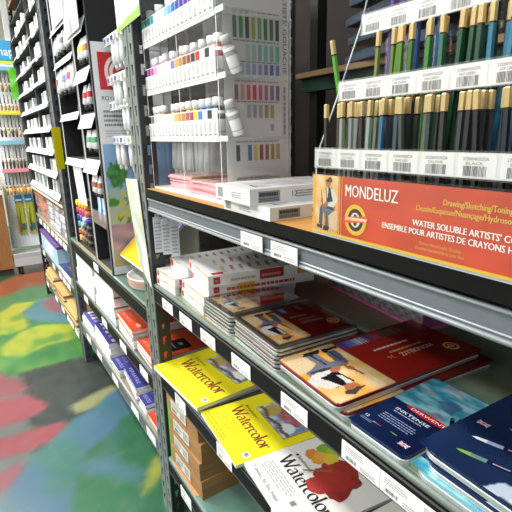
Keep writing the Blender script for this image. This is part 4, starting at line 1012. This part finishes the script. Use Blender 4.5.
def tube(loc, rot, label, group, band, L=.1, cap='2A2A2C', body='ECECEC', r=.013, name='paint_tube'):
    key = (band, L, cap, body, r)
    if key in _t: return dup(_t[key], loc, rot, label, group)
    t = thing(name, label, 'paint tube', loc, rot, group); n = 12
    mb = MB()
    prof = [(-L * .02, r, .0012), (-L * .3, r * 1.0, r * .55), (-L * .78, r * .9, r * .88), (-L * .83, r * .45, r * .45)]
    prev = None
    for q, (z, a, b) in enumerate(prof):
        ring = [(b * math.cos(2 * math.pi * i / n), a * math.sin(2 * math.pi * i / n), z) for i in range(n)]
        if prev:
            for i in range(n):
                j = (i + 1) % n; mb.face([prev[i], prev[j], ring[j], ring[i]], H(body) if q != 2 or not band else H(body), 'plastic', smooth=True)
        else: mb.face(ring, H(body), 'plastic')
        prev = ring
    mb.build('tube_body', t)
    MB().lathe([(r * .42, -L * .83, H(cap)), (r * .5, -L * .84, H(cap)), (r * .5, -L, H(cap)), (0, -L, H(cap))], 10, 'plastic').build('cap', t)
    if band:
        b = MB(); za, zb = -L * .32, -L * .55
        A = [(r * .72 * math.cos(2 * math.pi * i / n), r * 1.02 * math.sin(2 * math.pi * i / n), za) for i in range(n)]; B_ = [(r * .84 * math.cos(2 * math.pi * i / n), r * .99 * math.sin(2 * math.pi * i / n), zb) for i in range(n)]
        for i in range(n):
            j = (i + 1) % n; b.face([A[i], B_[i], B_[j], A[j]], H(band), 'gloss', smooth=True)
        b.build('colour_band', t)
    _t[key] = t; return t
def tubes(par_label, ys, x, z, bands, group, where, **k):
    for i, y in enumerate(ys): tube((x, y, z), (0, rr.uniform(-.05, .08), rr.uniform(-.2, .2)), '%s, %s from left %s' % (par_label, nth(i), where), group, bands[i % len(bands)], **k)
tubes('white paint tube', [2.22, 2.13, 2.06, 1.985, 1.935], .002, 1.629, [None, None, '8A8A90'], 'tubes in the top row of the far black display', 'under the top rail', L=.088, r=.018)
tubes('white paint tube with coloured label', [2.25, 2.17, 2.09, 2.03, 1.98, 1.935], .002, 1.499, ['C84A5A', None, '8A8AC0', '8AA0D0'], 'tubes in the second row of the far black display', 'under the second rail', L=.11, r=.02)
tubes('white and yellow paint tube', [1.76, 1.725, 1.69], .0, 1.546, ['D8C84A', 'D8C84A', 'C87A3A'], 'tubes in the top row of the near black display', 'under the top white flap', L=.082, r=.015)
tubes('white paint tube with red band', [1.76, 1.70], .0, 1.398, ['C02A40', 'C02A40'], 'red banded tubes in the near black display', 'under the second white flap', L=.082, r=.016)
tubes('white paint tube with green cap end', [1.785, 1.755, 1.72, 1.69], .0, 1.246, ['3A9A5A', '6A8A8A', '3A9A5A'], 'green banded tubes in the near black display', 'under the third white flap', L=.08, r=.0155)
tubes('paint tube with brown band', [1.78, 1.735, 1.69], .0, 1.086, ['9A5A3A', '8A3A3A', 'A86A4A'], 'brown banded tubes in the near black display', 'under the fourth white flap', L=.08, r=.016)
for i, (y, x, z) in enumerate(((1.81, .012, .9065), (1.735, .012, .9065), (1.80, .012, .9525), (1.745, .014, .9525), (1.70, .012, .9525))):
    t = thing('small_box', '%s blue and white box, %s' % ('pale', ('lower row, far end', 'lower row, near end', 'upper row, far end', 'upper row, middle', 'upper row, near end')[i]), 'box', (x, y, z), 0, 'pale blue boxes on the lowest display flap')
    MB().box(0, .05, -.025, .025, 0, .044, H('7AB8DC'), 'gloss').build('carton', t); MB().box(-.0006, 0, -.025, .01, .0, .044, H('D4E8F2'), 'gloss').box(0, .02, -.0256, -.025, .0, .044, H('4AA0D8'), 'gloss').build('front_label', t)
# marker rack
mk = thing('marker_rack', 'small black rack of coloured marker pens at the foot of the far display', 'marker rack', (.0, 2.03, TZB + .0125))
MB().box(.02, .2, 0, .245, 0, .008, BLK, 'matte').build('base', mk); MB().box(.19, .2, 0, .245, .008, .2, BLK, 'matte').build('back', mk); MB().box(.02, .19, .239, .245, .008, .2, BLK, 'matte').build('side', mk)
MK = [['D8B87A', '8A6A3A', '4A3A2E', '2E2A28'], ['C8783A', '9A5A3A', '6A4A3A', '3A2E2A'], ['2EA8B0', '8AC8C0', '2A3A3A', '2E2E34'], ['3A3AA8', '4A4AB8', 'D8D8E0', '3A3A98'], ['C83A4A', 'D84A5A', 'C8304A', 'D86A5A'], ['E8D020', 'E8D020', 'E8C828', 'E8A030']]
MN = ('tan', 'orange brown', 'teal', 'blue', 'red', 'yellow')
for r_, row_ in enumerate(MK):
    for i, c in enumerate(row_):
        y = 2.242 - i * .058
        t = thing('marker_pen', '%s marker row pen, %s from left' % (MN[r_], nth(i)), 'marker', (.008, y, mk.location.z + .0258 + r_ * .0335), 0, 'marker pens in the small black rack')
        MB().tube((0, 0, 0), (.045, 0, 0), .014, n=10, col=H(c), m='plastic').build('cap', t); MB().tube((.045, 0, 0), (.15, 0, 0), .0145, n=10, col=H('2A2A2C'), m='plastic').build('barrel', t)
t = thing('perforated_card', 'tall white card with small printed swatch rows hanging in far display', 'card', (.012, 2.02, .935), (0, -.05, 0))
mb = MB().box(0, .0015, 0, .17, 0, .17, H('EDEDEC'), 'paper')
for j in range(6):
    for i in range(4): mb.ell((-.0003, .17, 0), -Y, Z, .025 + .04 * i, .015 + .027 * j, .006, .004, H('8A8A8C'), 'paper', .0002, n=8)
mb.build('card_sheet', t)
t = thing('cup', 'small white plastic cup on the lower rail of the far display', 'cup', (.05, 1.95, 1.1345))
MB().lathe([(0, .002, H('E4E6E8')), (.028, 0, H('E4E6E8')), (.034, .085, H('ECEEF0')), (.031, .085, H('D8DADC')), (.026, .004, H('C8CACC'))], 18).build('cup_wall', t); MB().lathe([(.0345, .08, H('DADCDE')), (.0365, .083, H('DADCDE')), (.0345, .086, H('DADCDE'))], 18).build('rim', t)
t = thing('small_box', 'small dark and tan box lying on the third rail of far display', 'box', (.03, 1.95, 1.3185)); MB().box(0, .1, 0, .12, 0, .03, H('3A3430'), 'gloss', top=H('C8A868')).build('carton', t); MB().box(-.0006, 0, .02, .1, .006, .024, H('C8A868'), 'gloss').build('front_label', t)
# hanging header cards
def hang_card(label, y0, y1, z0, z1, x, fn, mat_='paper'):
    t = thing('hanging_card', label, 'card', (x, y1, z0), 0); mb = MB().box(.0004, .0016, -(y1 - y0), 0, 0, z1 - z0, H('ECECEC'), 'paper'); mb.grid((0, 0, 0), -Y, Z, y1 - y0, z1 - z0, 24, 30, fn, mat_); return t, mb
t, mb = hang_card('white printed card hung at the top of the far black display', 1.9, 2.17, 1.648, 1.95, -.013, lambda u, v: H('E4E6E8'))
o = Vector((-.0004, 0, 0)); mb.lines(o, -Y, Z, .02, .03, .22, .17, 9, H('A8ACB2'), .4); mb.build('card_sheet', t)
t, mb = hang_card('glossy white card with grey sketch hung on the near display', 1.655, 1.885, 1.562, 1.95, -.024, lambda u, v: mixc(H('E2E4E8'), H('9A9EAC'), max(0, min(.8, 2.2 * nse(u * 3.2, v * 2.5, 4) - .2))), 'gloss')
mb.build('card_sheet', t)
# poster on the near flank of the display
t = thing('poster', 'tall paint poster with red square logo and garden picture, facing the camera', 'poster', (.004, 1.6505, TZB + .002))
mb = MB().box(0, .27, -.0015, 0, 0, .80, H('E6E8EA'), 'gloss'); o = Vector((0, -.0017, 0)); zo = TZB + .002
mb.rect(o, X, Z, .018, 1.374 - zo, .13, 1.492 - zo, H('CC2A30'), 'gloss', .0002)
for a0, a1, rx, ry in ((60, 300, .042, .05), (100, 260, .026, .03)):
    for (x0, z0), (x1, z1) in zip(arc(.085, 1.43 - zo, rx, ry, a0, a1, 16), arc(.085, 1.43 - zo, rx, ry, a0, a1, 16)[1:]):
        d = Vector((x1 - x0, z1 - z0)).normalized() * .006; mb.poly(o, X, Z, [(x0 - d.y, z0 + d.x), (x0 + d.y, z0 - d.x), (x1 + d.y, z1 - d.x), (x1 - d.y, z1 + d.x)], H('F0EEEE'), 'gloss', .0005)
mb.text('ROYAL', o, X, Z, .018, 1.340 - zo, .019, H('6A6E74'), 'gloss', .0004, width=.06)
mb.lines(o, X, Z, .02, 1.255 - zo, .07, .06, 4, H('8A8E96'), .5); mb.lines(o, X, Z, .02, 1.22 - zo, .1, .025, 3, H('B0B4BC'), .4)
def garden(u, v):
    c = mixc(H('A8BCA8'), H('8AB4DC'), max(0, min(1, (v - .55) * 4 + nse(u * 3, v * 6))))
    if v > .66: c = H('8AB0DC')
    if math.hypot((u - .16) / .13, (v - .76) / .1) < 1 + .4 * nse(u * 20, v * 20): c = mixc(H('2E6A34'), H('5A9A4A'), max(0, min(1, .5 + nse(u * 25, v * 25))))
    a = math.atan2(v - .5, u - .3); r = math.hypot((u - .3) / .32, (v - .5) / .14)
    if r < 1 and math.sin(a * 9) > .1: c = H('C8C83A') if nse(u * 12, v * 12) > -.1 else H('4A8A3A')
    if v < .36: c = mixc(H('7A6A9A'), H('B8A0B0'), max(0, min(1, .5 + 1.3 * nse(u * 4, v * 9))))
    if v < .12: c = H('C8B87A')
    return c
mb.grid(o + Vector((.006, -.0003, .03)), X, Z, .26, 1.195 - zo - .03, 44, 60, garden, 'gloss'); mb.build('printed_sheet', t)
# sloped colour card stand, bowls, plate
st = thing('card_stand', 'sloped stand with orange and yellow colour cards beside the leaning leaflet', 'display stand', (.02, 1.36, TZB))
P = lambda x, y, z: (x, y, z)
sl = MB(); sl.plate([(.0, .0, .075), (.19, .0, .255), (.19, .27, .255), (.0, .27, .075)], .004, H('D8D4D0'), 'plastic'); sl.build('sloped_board', st)
e1, e2 = -Y, Vector((.19, 0, .18)).normalized(); L = math.hypot(.19, .18)
q = Vector((-.003, .27, .078))
for a, b_, c1, c2, nm in ((.005, .1, 'E3C41E', 'D8B018', 'yellow_card'), (.1, .16, 'D8862A', 'B8602A', 'orange_card'), (.172, .236, '7A6AA8', '9A8AC0', 'purple_card')):
    m_ = MB(); m_.grid(q + e2 * a + Vector((-.001, 0, .001)), e1, e2, .27, b_ - a, 18, 8, lambda u, v: mixc(H(c1), H(c2), max(0, min(1, .5 + nse(u * 5, v * 3)))), 'gloss'); m_.build(nm, st)
MB().plate([tuple(q + e2 * .162 + Vector((-.006, 0, .004))), tuple(q + e2 * .162 + e1 * .27 + Vector((-.006, 0, .004))), tuple(q + e2 * .172 + e1 * .27 + Vector((-.006, 0, .004))), tuple(q + e2 * .172 + Vector((-.006, 0, .004)))], .006, H('4A3A34'), 'plastic').build('card_rail', st)
MB().box(.192, .2, .01, .26, 0, .255, H('C8C4C0'), 'plastic').build('stand_foot', st)
for i, (x, y, z, r_) in enumerate(((.215, 1.585, TZB + .0003, .06), (.215, 1.585, TZB + .045, .058))):
    pass
def plate_thing(label, loc):
    t = thing('round_palette', label, 'palette', loc)
    MB().lathe([(0, .001, H('D8D6CE')), (.1, .001, H('DAD8D0')), (.104, .01, H('E0DED6')), (.106, .034, H('CFAFA4')), (.107, .038, H('D8D6CE')), (.103, .038, H('E4E2DA')), (.1, .03, H('DEDCD4')), (0, .028, H('DEDCD4'))], 40, 'plastic').build('dish', t)
    MB().lathe([(.1052, .012, H('C89A8C')), (.1066, .028, H('C89A8C'))], 40, 'paper').build('side_label', t)
# the dish stands in front of the sloped stand's foot
st.location = (.03, 1.372, TZB + .0002)
plate_thing('round white palette dish with pink label band on the green deck', (.112, 1.475, TZB + .0003))
# racks of hanging tubes by the post
def tube_rack(label, x, y0, y1, zs, sgn, colfn):
    t = thing('tube_rack', label, 'tube rack', (0, 0, 0))
    for yy in (y0 + .002, y1 - .006):
        b_ = MB().box(max(x + .044, .236), max(x + .05, .242), yy, yy + .004, TZB, max(zs) + .03, H('B8BCC0'), 'steel')
        if x < .2:
            for z in zs: b_.box(x + .05, .236, yy, yy + .004, z - .004, z, H('B8BCC0'), 'steel')
        b_.build('leg', t)
    for z in zs:
        MB().box(x, x + .05, y0, y1, z - .002, z, H('C8CCCE'), 'pale').build('rack_shelf', t)
        s = MB().box(x - .001, x, y0, y1, z - .006, z + .022, H('E4E2DC'), 'gloss'); o = Vector((x - .0012, y1, z - .006)); n = max(3, int((y1 - y0) / .035))
        for i in range(n):
            w_ = (y1 - y0) / n; s.rect(o, -Y, Z, i * w_ + w_ * .2, .008, i * w_ + w_ * .8, .022, colfn(i), 'gloss', .0002); s.rect(o, -Y, Z, i * w_ + w_ * .15, .003, i * w_ + w_ * .85, .006, H('9A9A9A'), 'gloss', .0002)
        s.build('label_strip', t)
    return t
RZ = (1.508, 1.39, 1.31, 1.20)
tube_rack('clear tube rack with four label strips between the poster and post', .045, 1.40, 1.64, RZ, 1, lambda i: H(('5A7AB8', '8A8AC0', '3A4A8A', 'A8A8B8', '8A9A6A', 'B88A5A')[i % 6]))
for k, z in enumerate(RZ):
    ys_ = [[1.515, 1.475, 1.43], [1.53, 1.49, 1.425], [1.46, 1.42], [1.57, 1.515, 1.43]][k]
    for i, y in enumerate(ys_): tube((.038 - .0, y, z - .0), (0, -.12, 0), 'white paint tube hanging, %s from left under the %s label strip' % (nth(i), nth(k)), 'white tubes hanging on the clear rack', None, L=.088, r=.014, cap='D8DADC', body='E8EAEC')
tube_rack('low clear tube rack with one colourful label strip behind the post', .27, 1.2 + .06, 1.66, (1.207,), 1, lambda i: H(('C85A3A', 'D8A03A', '8A3A5A', 'C8B03A', 'B8702A')[i % 5]))
for i, y in enumerate((1.62, 1.575, 1.53, 1.485, 1.44, 1.395, 1.35, 1.305)): tube((.262, y, 1.205), (0, -.05, 0), 'white paint tube, %s from left under the colourful low strip' % nth(i), 'white tubes behind the post', None, L=.13, r=.02, cap='D8DADC', body='E8EAEC')
# hanging white pouches under the top shelf
for i, y in enumerate((1.165, 1.14, 1.112)):
    t = thing('hang_tag', 'white hanging strip with small print, %s from the post under the beam' % nth(i), 'tag', (.008 + .016 * i, 1.188 - .02 * i, .905 - .004 * i), (0, 0, R(-12)), 'white strips hanging under the top shelf')
    mb = MB().box(0, .024, 0, .0012, 0, .1, H('D8DADC'), 'paper'); mb.lines((0, -.0002, 0), X, Z, .003, .01, .018, .08, 8, H('9A9EA4'), .4); mb.build('strip', t); MB().box(.006, .018, -.0004, .0016, .1003, .108 + .003 * i, H('C8CACC'), 'plastic').build('hook', t)
# flyer and leaflet
t = thing('flyer', 'white flyer with lime green lower edge hanging at the top of the post', 'flyer', (-.0045, 1.31, 1.485), (R(-2), 0, 0))
def fly(u, v):
    if v < .055 + .05 * u: return H('8AD03A')
    return H('EEF0EE')
mb = MB().box(.0004, .0014, -.185, 0, 0, .22, H('EDEEEC'), 'paper').grid((0, 0, 0), -Y, Z, .185, .22, 20, 40, fly, 'paper'); o = Vector((-.0004, 0, 0))
mb.ell(o, -Y, Z, .03, .15, .012, .014, H('F0C8B0')); mb.lines(o, -Y, Z, .02, .05, .06, .08, 5, H('B8BCC8'), .3); mb.lines(o, -Y, Z, .1, .04, .07, .15, 8, H('C8CCD4'), .3); mb.build('sheet', t)
t = thing('hanging_leaflet', 'pale washed-out leaflet sheet leaning against the slotted post', 'leaflet', (0, 0, 0))
def lf(u, v): return mixc(mixc(H('E4E6E8'), H('B4C0A4'), max(0, min(1, .4 + nse(u * 2, v * 4)))), H('D8C8A0'), max(0, min(1, 2 * nse(u * 3, v * 3, 5) - .3)))
mb = MB(); q = Vector((-.008, 1.352, 1.10)); a = Vector((-.008, 1.245, 1.105)); b_ = Vector((-.008, 1.196, .80)); c_ = Vector((-.008, 1.29, .85))
for i in range(10):
    for j in range(24):
        def pt(u, v): return (q.lerp(a, u)).lerp(c_.lerp(b_, u), v)
        P4 = [pt(i / 10, j / 24), pt((i + 1) / 10, j / 24), pt((i + 1) / 10, (j + 1) / 24), pt(i / 10, (j + 1) / 24)]
        mb.face(P4[::-1], None, 'gloss', cols=[lf(i / 10, 1 - j / 24)] * 4)
e_ = Vector((.0012, 0, 0)); mb.face([p + e_ for p in (q, a, b_, c_)], H('DADCD8'), 'gloss')
for p, r_ in ((q, a), (a, b_), (b_, c_), (c_, q)): mb.face([p, r_, r_ + e_, p + e_], H('C8CCC8'), 'gloss')
mb.build('sheet', t)
# shelf talkers
def talker(label, loc, w, h, col, m='gloss', name='shelf_talker'):
    t = thing(name, label, 'sign', loc); mb = MB().box(0, w, -.0012, 0, 0, h, col, m); mb.build('coloured_card', t)
    MB().box(-.002, w + .002, -.0022, -.0014, -.002, h + .02, (1, 1, 1), 'clear').build('clear_sleeve', t); l = MB().lines((.0, -.0013, 0), X, Z, w * .15, h * .1, w * .7, h * .8, 12, mixc(col, (.1, .1, .1), .12), .25, .0003); l.build('print', t); return t
talker('lime green shelf sign sticking out from the far black post', (-.046, 3.83, 1.49), .105, .212, H('6ADC1E'))
talker('narrow yellow shelf sign in clear sleeve on the second post', (-.026, 2.446, 1.07), .04, .2, H('FFF000'))
t = thing('header_sign', 'pale grey hanging header panel cut off at the top left corner', 'sign', (-.034, 3.83, 1.878))
MB().box(0, .036, -.015, 0, 0, .3, H('B8BABA'), 'plastic').build('panel', t); MB().box(.036, .042, -.017, .002, 0, .3, H('8A8C8C'), 'metal').build('edge_trim', t)

# ---------------------------------------------------------------- far bay
ZC0 = .8933
dc = thing('drawer_cabinet', 'tall black drawer cabinet with white label lips in two columns', 'cabinet', (0, 0, 0))
cols_ = ((2.60, 2.985), (3.0, 3.80)); nrow = 9; rh = .1195
for yy in (2.588, 2.988, 3.803): MB().box(.0, .4, yy, yy + .012, ZC0, ZC0 + .012 + nrow * rh, H('3A3C3E') if yy > 2.6 else H('1C1E20'), 'plastic').build('upright_panel', dc)
MB().box(.39, .4, 2.6, 3.803, ZC0, ZC0 + .012 + nrow * rh, H('1A1A1C'), 'matte').build('back_panel', dc)
pk = None
for ci, (y0, y1) in enumerate(cols_):
    for r_ in range(nrow + 1):
        z = ZC0 + r_ * rh
        MB().box(.004, .389, y0 + .001, y1 - .001, z, z + .006, H('1E1E20'), 'matte').build('drawer_floor', dc)
        if r_ < nrow:
            mb = MB(); P4 = [(.004, y0 + .001, z + .03), (-.014, y0 + .001, z - .002), (-.014, y1 - .001, z - .002), (.004, y1 - .001, z + .03)]
            mb.face(P4, H('E2E4E6'), 'gloss'); mb.face([(x + .002, y, q_) for x, y, q_ in P4[::-1]], H('C8CACC'), 'gloss'); mb.build('label_lip', dc)
            n = 3 if ci == 0 else 4
            for i in range(n):
                y = y1 - (y1 - y0) * (i + .55) / n + .0
                lab = 'white packet standing in the %s column, row %s from top, %s from left' % (('near', 'far')[ci], nth(nrow - 1 - r_), nth(i))
                loc = (.012 + rr.uniform(0, .01), y, z + .0065)
                if pk is None or True:
                    if pk is None:
                        pk = thing('white_packet', lab, 'packet', loc, R(rr.uniform(-8, 8)), 'white packets in the black drawer cabinet')
                        MB().box(0, .03, -.034, .034, .0, .085, H('ECEDEE'), 'paper').build('pack', pk); MB().box(.004, .026, -.03, .03, -.0, .0, H('E8EAEA'), 'paper') ; p_ = MB(); p_.lines((-.0004, .034, .0), -Y, Z, .01, .045, .045, .03, 3, H('A8AAB0'), .4); p_.build('print', pk)
                    else: dup(pk, loc, R(rr.uniform(-8, 8)), lab)
t = thing('display_top_box', 'black box resting on top of the drawer cabinet', 'box', (.1, 3.2, ZC0 + .0125 + nrow * rh + .0005)); 
COL.objects.unlink(t); bpy.data.objects.remove(t)
ZC1, ZC2, ZC3 = .6653, .4103, .1453
def lidded(label, loc, w, h, t_h, lid, body='haze'):
    t = thing('storage_box', label, 'box', loc, 0, 'clear storage boxes under the drawer cabinet')
    b = MB(); b.box(0, w, 0, h, 0, t_h * .9, H('E4E4E4'), body); b.build('clear_body', t); MB().box(-.004, w + .004, -.004, h + .004, t_h * .9, t_h, lid, 'plastic').build('lid', t)
    MB().box(.02, w - .02, .02, h - .02, .004, t_h * .45, mixc(lid, (.95, .8, .72), .3), 'plastic').build('contents', t); return t
ORG = H('E0703A')
lidded('clear box with orange lid, lower one at the far post', (.01, 3.36, ZC1), .3, .42, .082, ORG)
lidded('clear box with orange lid, upper one at far post', (.005, 3.34, ZC1 + .0825), .31, .46, .086, ORG)
for j, y in enumerate((3.08, 2.84, 2.6)):
    for i in range(4):
        t = thing('clear_case', 'clear plastic case with white insert, %s from bottom, %s stack from left' % (nth(i), nth(j)), 'case', (.008 + .006 * (i % 2), y, ZC1 + i * .0435), R(rr.uniform(-2, 2)), 'clear white cases under the drawer cabinet')
        MB().box(0, .22, 0, .215, 0, .0425, H('E8EAEE'), 'haze').build('case_shell', t)
        cc = ('D8D4DC', 'C0C8DC', '9A8AB8', 'D8E4EC', 'E8E8EA', 'B8D0DC')[(i * 2 + j) % 6]; MB().box(.006, .2, .012, .2, .004, .0385, H(cc), 'paper').box(.0045, .006, .03, .12, .01, .034, H('F2F2F2'), 'paper').build('insert_card', t)
t = thing('storage_box', 'pale blue box with purple lid on the third far shelf', 'box', (.0, 3.02, ZC2)); MB().box(0, .26, 0, .72, 0, .13, H('A8C8DC'), 'plastic').build('box_body', t); MB().box(-.004, .264, -.004, .724, .13, .145, H('6A4A8A'), 'plastic').build('lid', t); MB().box(-.0008, 0, .2, .5, .03, .1, H('D8E4EC'), 'paper').build('front_label', t)
stack(2, -.002, 2.63, ZC2, .24, .36, .022, ['D8DCE4', '2E3A6A'], 'dark books on the third far shelf', ('white edged dark book', 'navy book with red print'), 'the pair beside the pale blue box', deco=lambda mb, o, w, h: (mb.rect(o, X, Y, .03, h * .3, .12, h * .7, H('7A4A5A'), 'gloss', .0003), mb.rect(o, X, Y, .14, h * .2, .2, h * .8, H('4A5A8A'), 'gloss', .0003)))
for j, (y, n) in enumerate(((3.42, 6), (3.02, 5), (2.64, 4))):
    for i in range(n):
        t = thing('kraft_pad', 'brown kraft paper pad, %s from bottom of the %s kraft pile' % (nth(i), ('far', 'middle', 'near')[j]), 'paper pad', (.0 + .004 * (i % 2), y, ZC3 + i * .0163), R(rr.uniform(-2, 2)), 'brown kraft pads on the lowest far shelf')
        MB().box(0, .25, .001, .349, 0, .0145, H('D8C8A4') if i % 2 else H('8A6A44'), 'paper').build('paper_block', t); MB().box(-.001, .251, 0, .35, .0146, .016, H('B8935A'), 'card').build('cover', t)

# ---------------------------------------------------------------- brush gondola at the end of the aisle
GYF = 4.86
gd = thing('brush_stand', 'white pegboard stand of paint brushes with blue header at the aisle end', 'display stand', (0, GYF, 0))
g0, g1 = -.142, .45
mb = MB().box(g0, g1, .01, .04, .2, 1.88, H('F8FAFC'), 'plastic')
for i in range(20):
    for j in range(60):
        if j % 1 == 0 and i * .028 < .3: mb.rect((g0, .0098, .22), X, Z, .01 + i * .028, .01 + j * .028, .016 + i * .028, .016 + j * .028, H('B4B8BC'), 'plastic', .0)
mb.build('pegboard', gd)
MB().box(g0 - .01, g1 + .01, -.0, .05, 1.895, 2.06, H('3A8AB4'), 'plastic').build('header_sign', gd)
h_ = MB(); h_.text('nap', (0, -.0006, 0), X, Z, -.012, 1.935, .1, H('E0EEF6'), 'paper', .0004, width=.125); h_.build('lettering', gd)
MB().box(g0 - .01, g1 + .01, -.004, .05, 1.866, 1.89, H('A8C83A'), 'plastic').build('header_strip', gd)
MB().box(g0 - .02, g1 + .02, -.3, .06, .085, .16, H('B8BCC0'), 'plastic').box(g0 - .02, g1 + .02, -.3, -.27, .16, .2, H('A8ACB0'), 'plastic').build('base_deck', gd)
for x in (g0 + .03, g1 - .05):
    for y in (-.25, .02):
        c = MB(); c.tube((x - .012, y, .034), (x + .012, y, .034), .033, n=16, col=H('2A2A2C'), m='plastic'); c.box(x - .016, x + .016, y - .012, y + .012, .05, .084, H('6A6C70'), 'metal'); c.build('caster', gd)
for z, c in ((1.80, '6AA0B8'), (1.43, 'D8C83A'), (1.17, '7AAAC0'), (.92, 'D88A90')):
    MB().box(g0 + .01, g1 - .01, -.075, -.07, z, z + .035, H(c), 'plastic').box(g0 + .01, g1 - .01, -.07, .009, z + .015, z + .018, H('C8CACC'), 'metal').build('ticket_rail', gd)
_br = {}
def brush(loc, label, group, hc, bc, L=.22):
    k = (hc, bc, L)
    if k in _br: return dup(_br[k], loc, None, label, group)
    t = thing('paint_brush', label, 'paint brush', loc, 0, group)
    MB().tube((0, 0, 0), (0, 0, -L * .55), .0035, .006, 8, H(hc), 'lacquer').build('handle', t); MB().tube((0, 0, -L * .55), (0, 0, -L * .7), .0075, .009, 8, H('B8A888'), 'steel').build('ferrule', t); MB().tube((0, 0, -L * .7), (0, 0, -L), .0135, .008, 8, H(bc), 'paper').build('bristles', t)
    _br[k] = t; return t
BR = [('1.80', 1.795, ['2A2A2C', '3A3A3A', '5A4A3A'], ['6A5236', '2E2620', 'A88A5A'], .17), ('b', 1.60, ['2A2A2C', '4A4038'], ['8A6A40', '3A2C20'], .14), ('c', 1.425, ['3A3430', '2A2A2C', '8A7A6A'], ['B89A6A', '4A3A2A', '2E2622'], .19), ('d', 1.165, ['C8C0B0', '3A3A3C', '4A4A4E'], ['221E1C', '2E2824', '6A5A40'], .21), ('e', .915, ['3A3A40', '2A3A5A', '6A4A3A'], ['D8B84A', 'D8704A', 'D8C050'], .2)]
BNm = ('top', 'second', 'third', 'fourth', 'fifth')
for k, (_, z, hc, bc, L) in enumerate(BR):
    for i in range(11):
        x = g0 + .03 + i * .03
        brush((x, -.05 + GYF, z - .001), 'paint brush, %s from left in the %s hanging row of the stand' % (nth(i), BNm[k]), 'paint brushes in the %s row' % BNm[k], hc[i % 3 % len(hc)], bc[(i * 2) % len(bc)], L)
for i, x in enumerate((-.065, .02, .105)):
    t = thing('brush_pack', 'yellow green hanging brush pack with blue header, %s from left' % nth(i), 'brush pack', (x, GYF - .012, .33), 0, 'brush packs low on the pegboard')
    MB().box(0, .066, 0, .003, 0, .3, H('B8B83A'), 'gloss').build('backing_card', t); MB().box(0, .066, -.002, .005, .301, .375, H('3A90C0'), 'gloss').box(.008, .058, -.0025, -.002, .32, .335, H('E8F0F4'), 'gloss').build('header_card', t)
    MB().tube((.02, -.008, .05), (.022, -.008, .26), .008, .006, 8, H('8A9A3A'), 'plastic').tube((.02, -.008, .03), (.02, -.008, .09), .012, .01, 8, H('3A5A6A' if i else 'C8603A'), 'plastic').build('brush', t)
    MB().box(.036, .06, -.008, -.001, .04, .1, H('3A6A8A'), 'plastic').build('sponge', t)
# wooden counter beside the stand
ct = thing('counter', 'wooden counter end at the left edge beside the brush stand', 'counter', (0, 4.62, 0))
MB().box(-.9, -.17, 0, .5, .06, .74, (1, 1, 1), 'oak').build('cabinet_body', ct); MB().box(-.92, -.16, -.02, .52, .742, .775, H('D8D0C4'), 'plastic').build('worktop', ct); MB().box(-.9, -.175, .02, .5, 0, .06, H('3A3430'), 'matte').build('plinth', ct)
for i in range(5):
    t = thing('paper_stack', 'pile of white paper on the counter, %s sheet block from bottom' % nth(i), 'paper', (-.45, 4.66, .7755 + i * .03), R(rr.uniform(-2, 2)), 'white paper blocks on the counter')
    MB().box(0, .27, 0, .3, 0, .026, H('E8E6E0'), 'paper').build('sheets', t); MB().box(.0, .27, -.0006, .3, .0262, .0285, H('C8D0D4') if i % 2 else H('F0EEE8'), 'paper').build('cover', t)
# ---------------------------------------------------------------- light and camera
def area(name, loc, rot, sx, sy, e, col=(1, 1, 1)):
    l = bpy.data.lights.new(name, 'AREA'); l.shape = 'RECTANGLE'; l.size = sx; l.size_y = sy; l.energy = e; l.color = col
    o = bpy.data.objects.new(name, l); COL.objects.link(o); o.location = loc; o.rotation_euler = rot
    return o
for y, e in ((.6, 34), (2.7, 54), (4.1, 100)):
    area('aisle_lamp', (-1.0, y, 3.12), (0, 0, 0), .36, 1.2, e, (1, .98, .96))
for y, e in ((.4, 50), (2.6, 64), (4.1, 80)):  # added fill row on the camera side, brightens deeper under the shelves
    area('side_fill', (-2.6, y, 3.12), (0, 0, 0), .36, 1.2, e, (.97, .99, 1))
w = bpy.data.worlds.new('world'); SC.world = w; w.use_nodes = True
w.node_tree.nodes['Background'].inputs[0].default_value = (.9, .95, 1, 1); w.node_tree.nodes['Background'].inputs[1].default_value = .55
cam = bpy.data.cameras.new('camera'); co = bpy.data.objects.new('camera', cam); COL.objects.link(co); SC.camera = co
cam.sensor_width = 36; cam.lens = 453.98 / 512 * 36; cam.clip_start = .02
r, d, f = Vector((.84636815, -.53218072, -.02108637)), Vector((-.15594745, -.20977024, -.96523408)), Vector((.50925568, .82023175, -.26053508))
mw = Matrix(((r.x, -d.x, -f.x, -.4), (r.y, -d.y, -f.y, 0), (r.z, -d.z, -f.z, 1.22), (0, 0, 0, 1)))
co.matrix_world = mw
SC.view_settings.view_transform = 'Standard'; SC.view_settings.look = 'None'; SC.view_settings.exposure = 0
SC.cycles.max_bounces = 10; SC.cycles.transparent_max_bounces = 24; SC.cycles.use_denoising = True
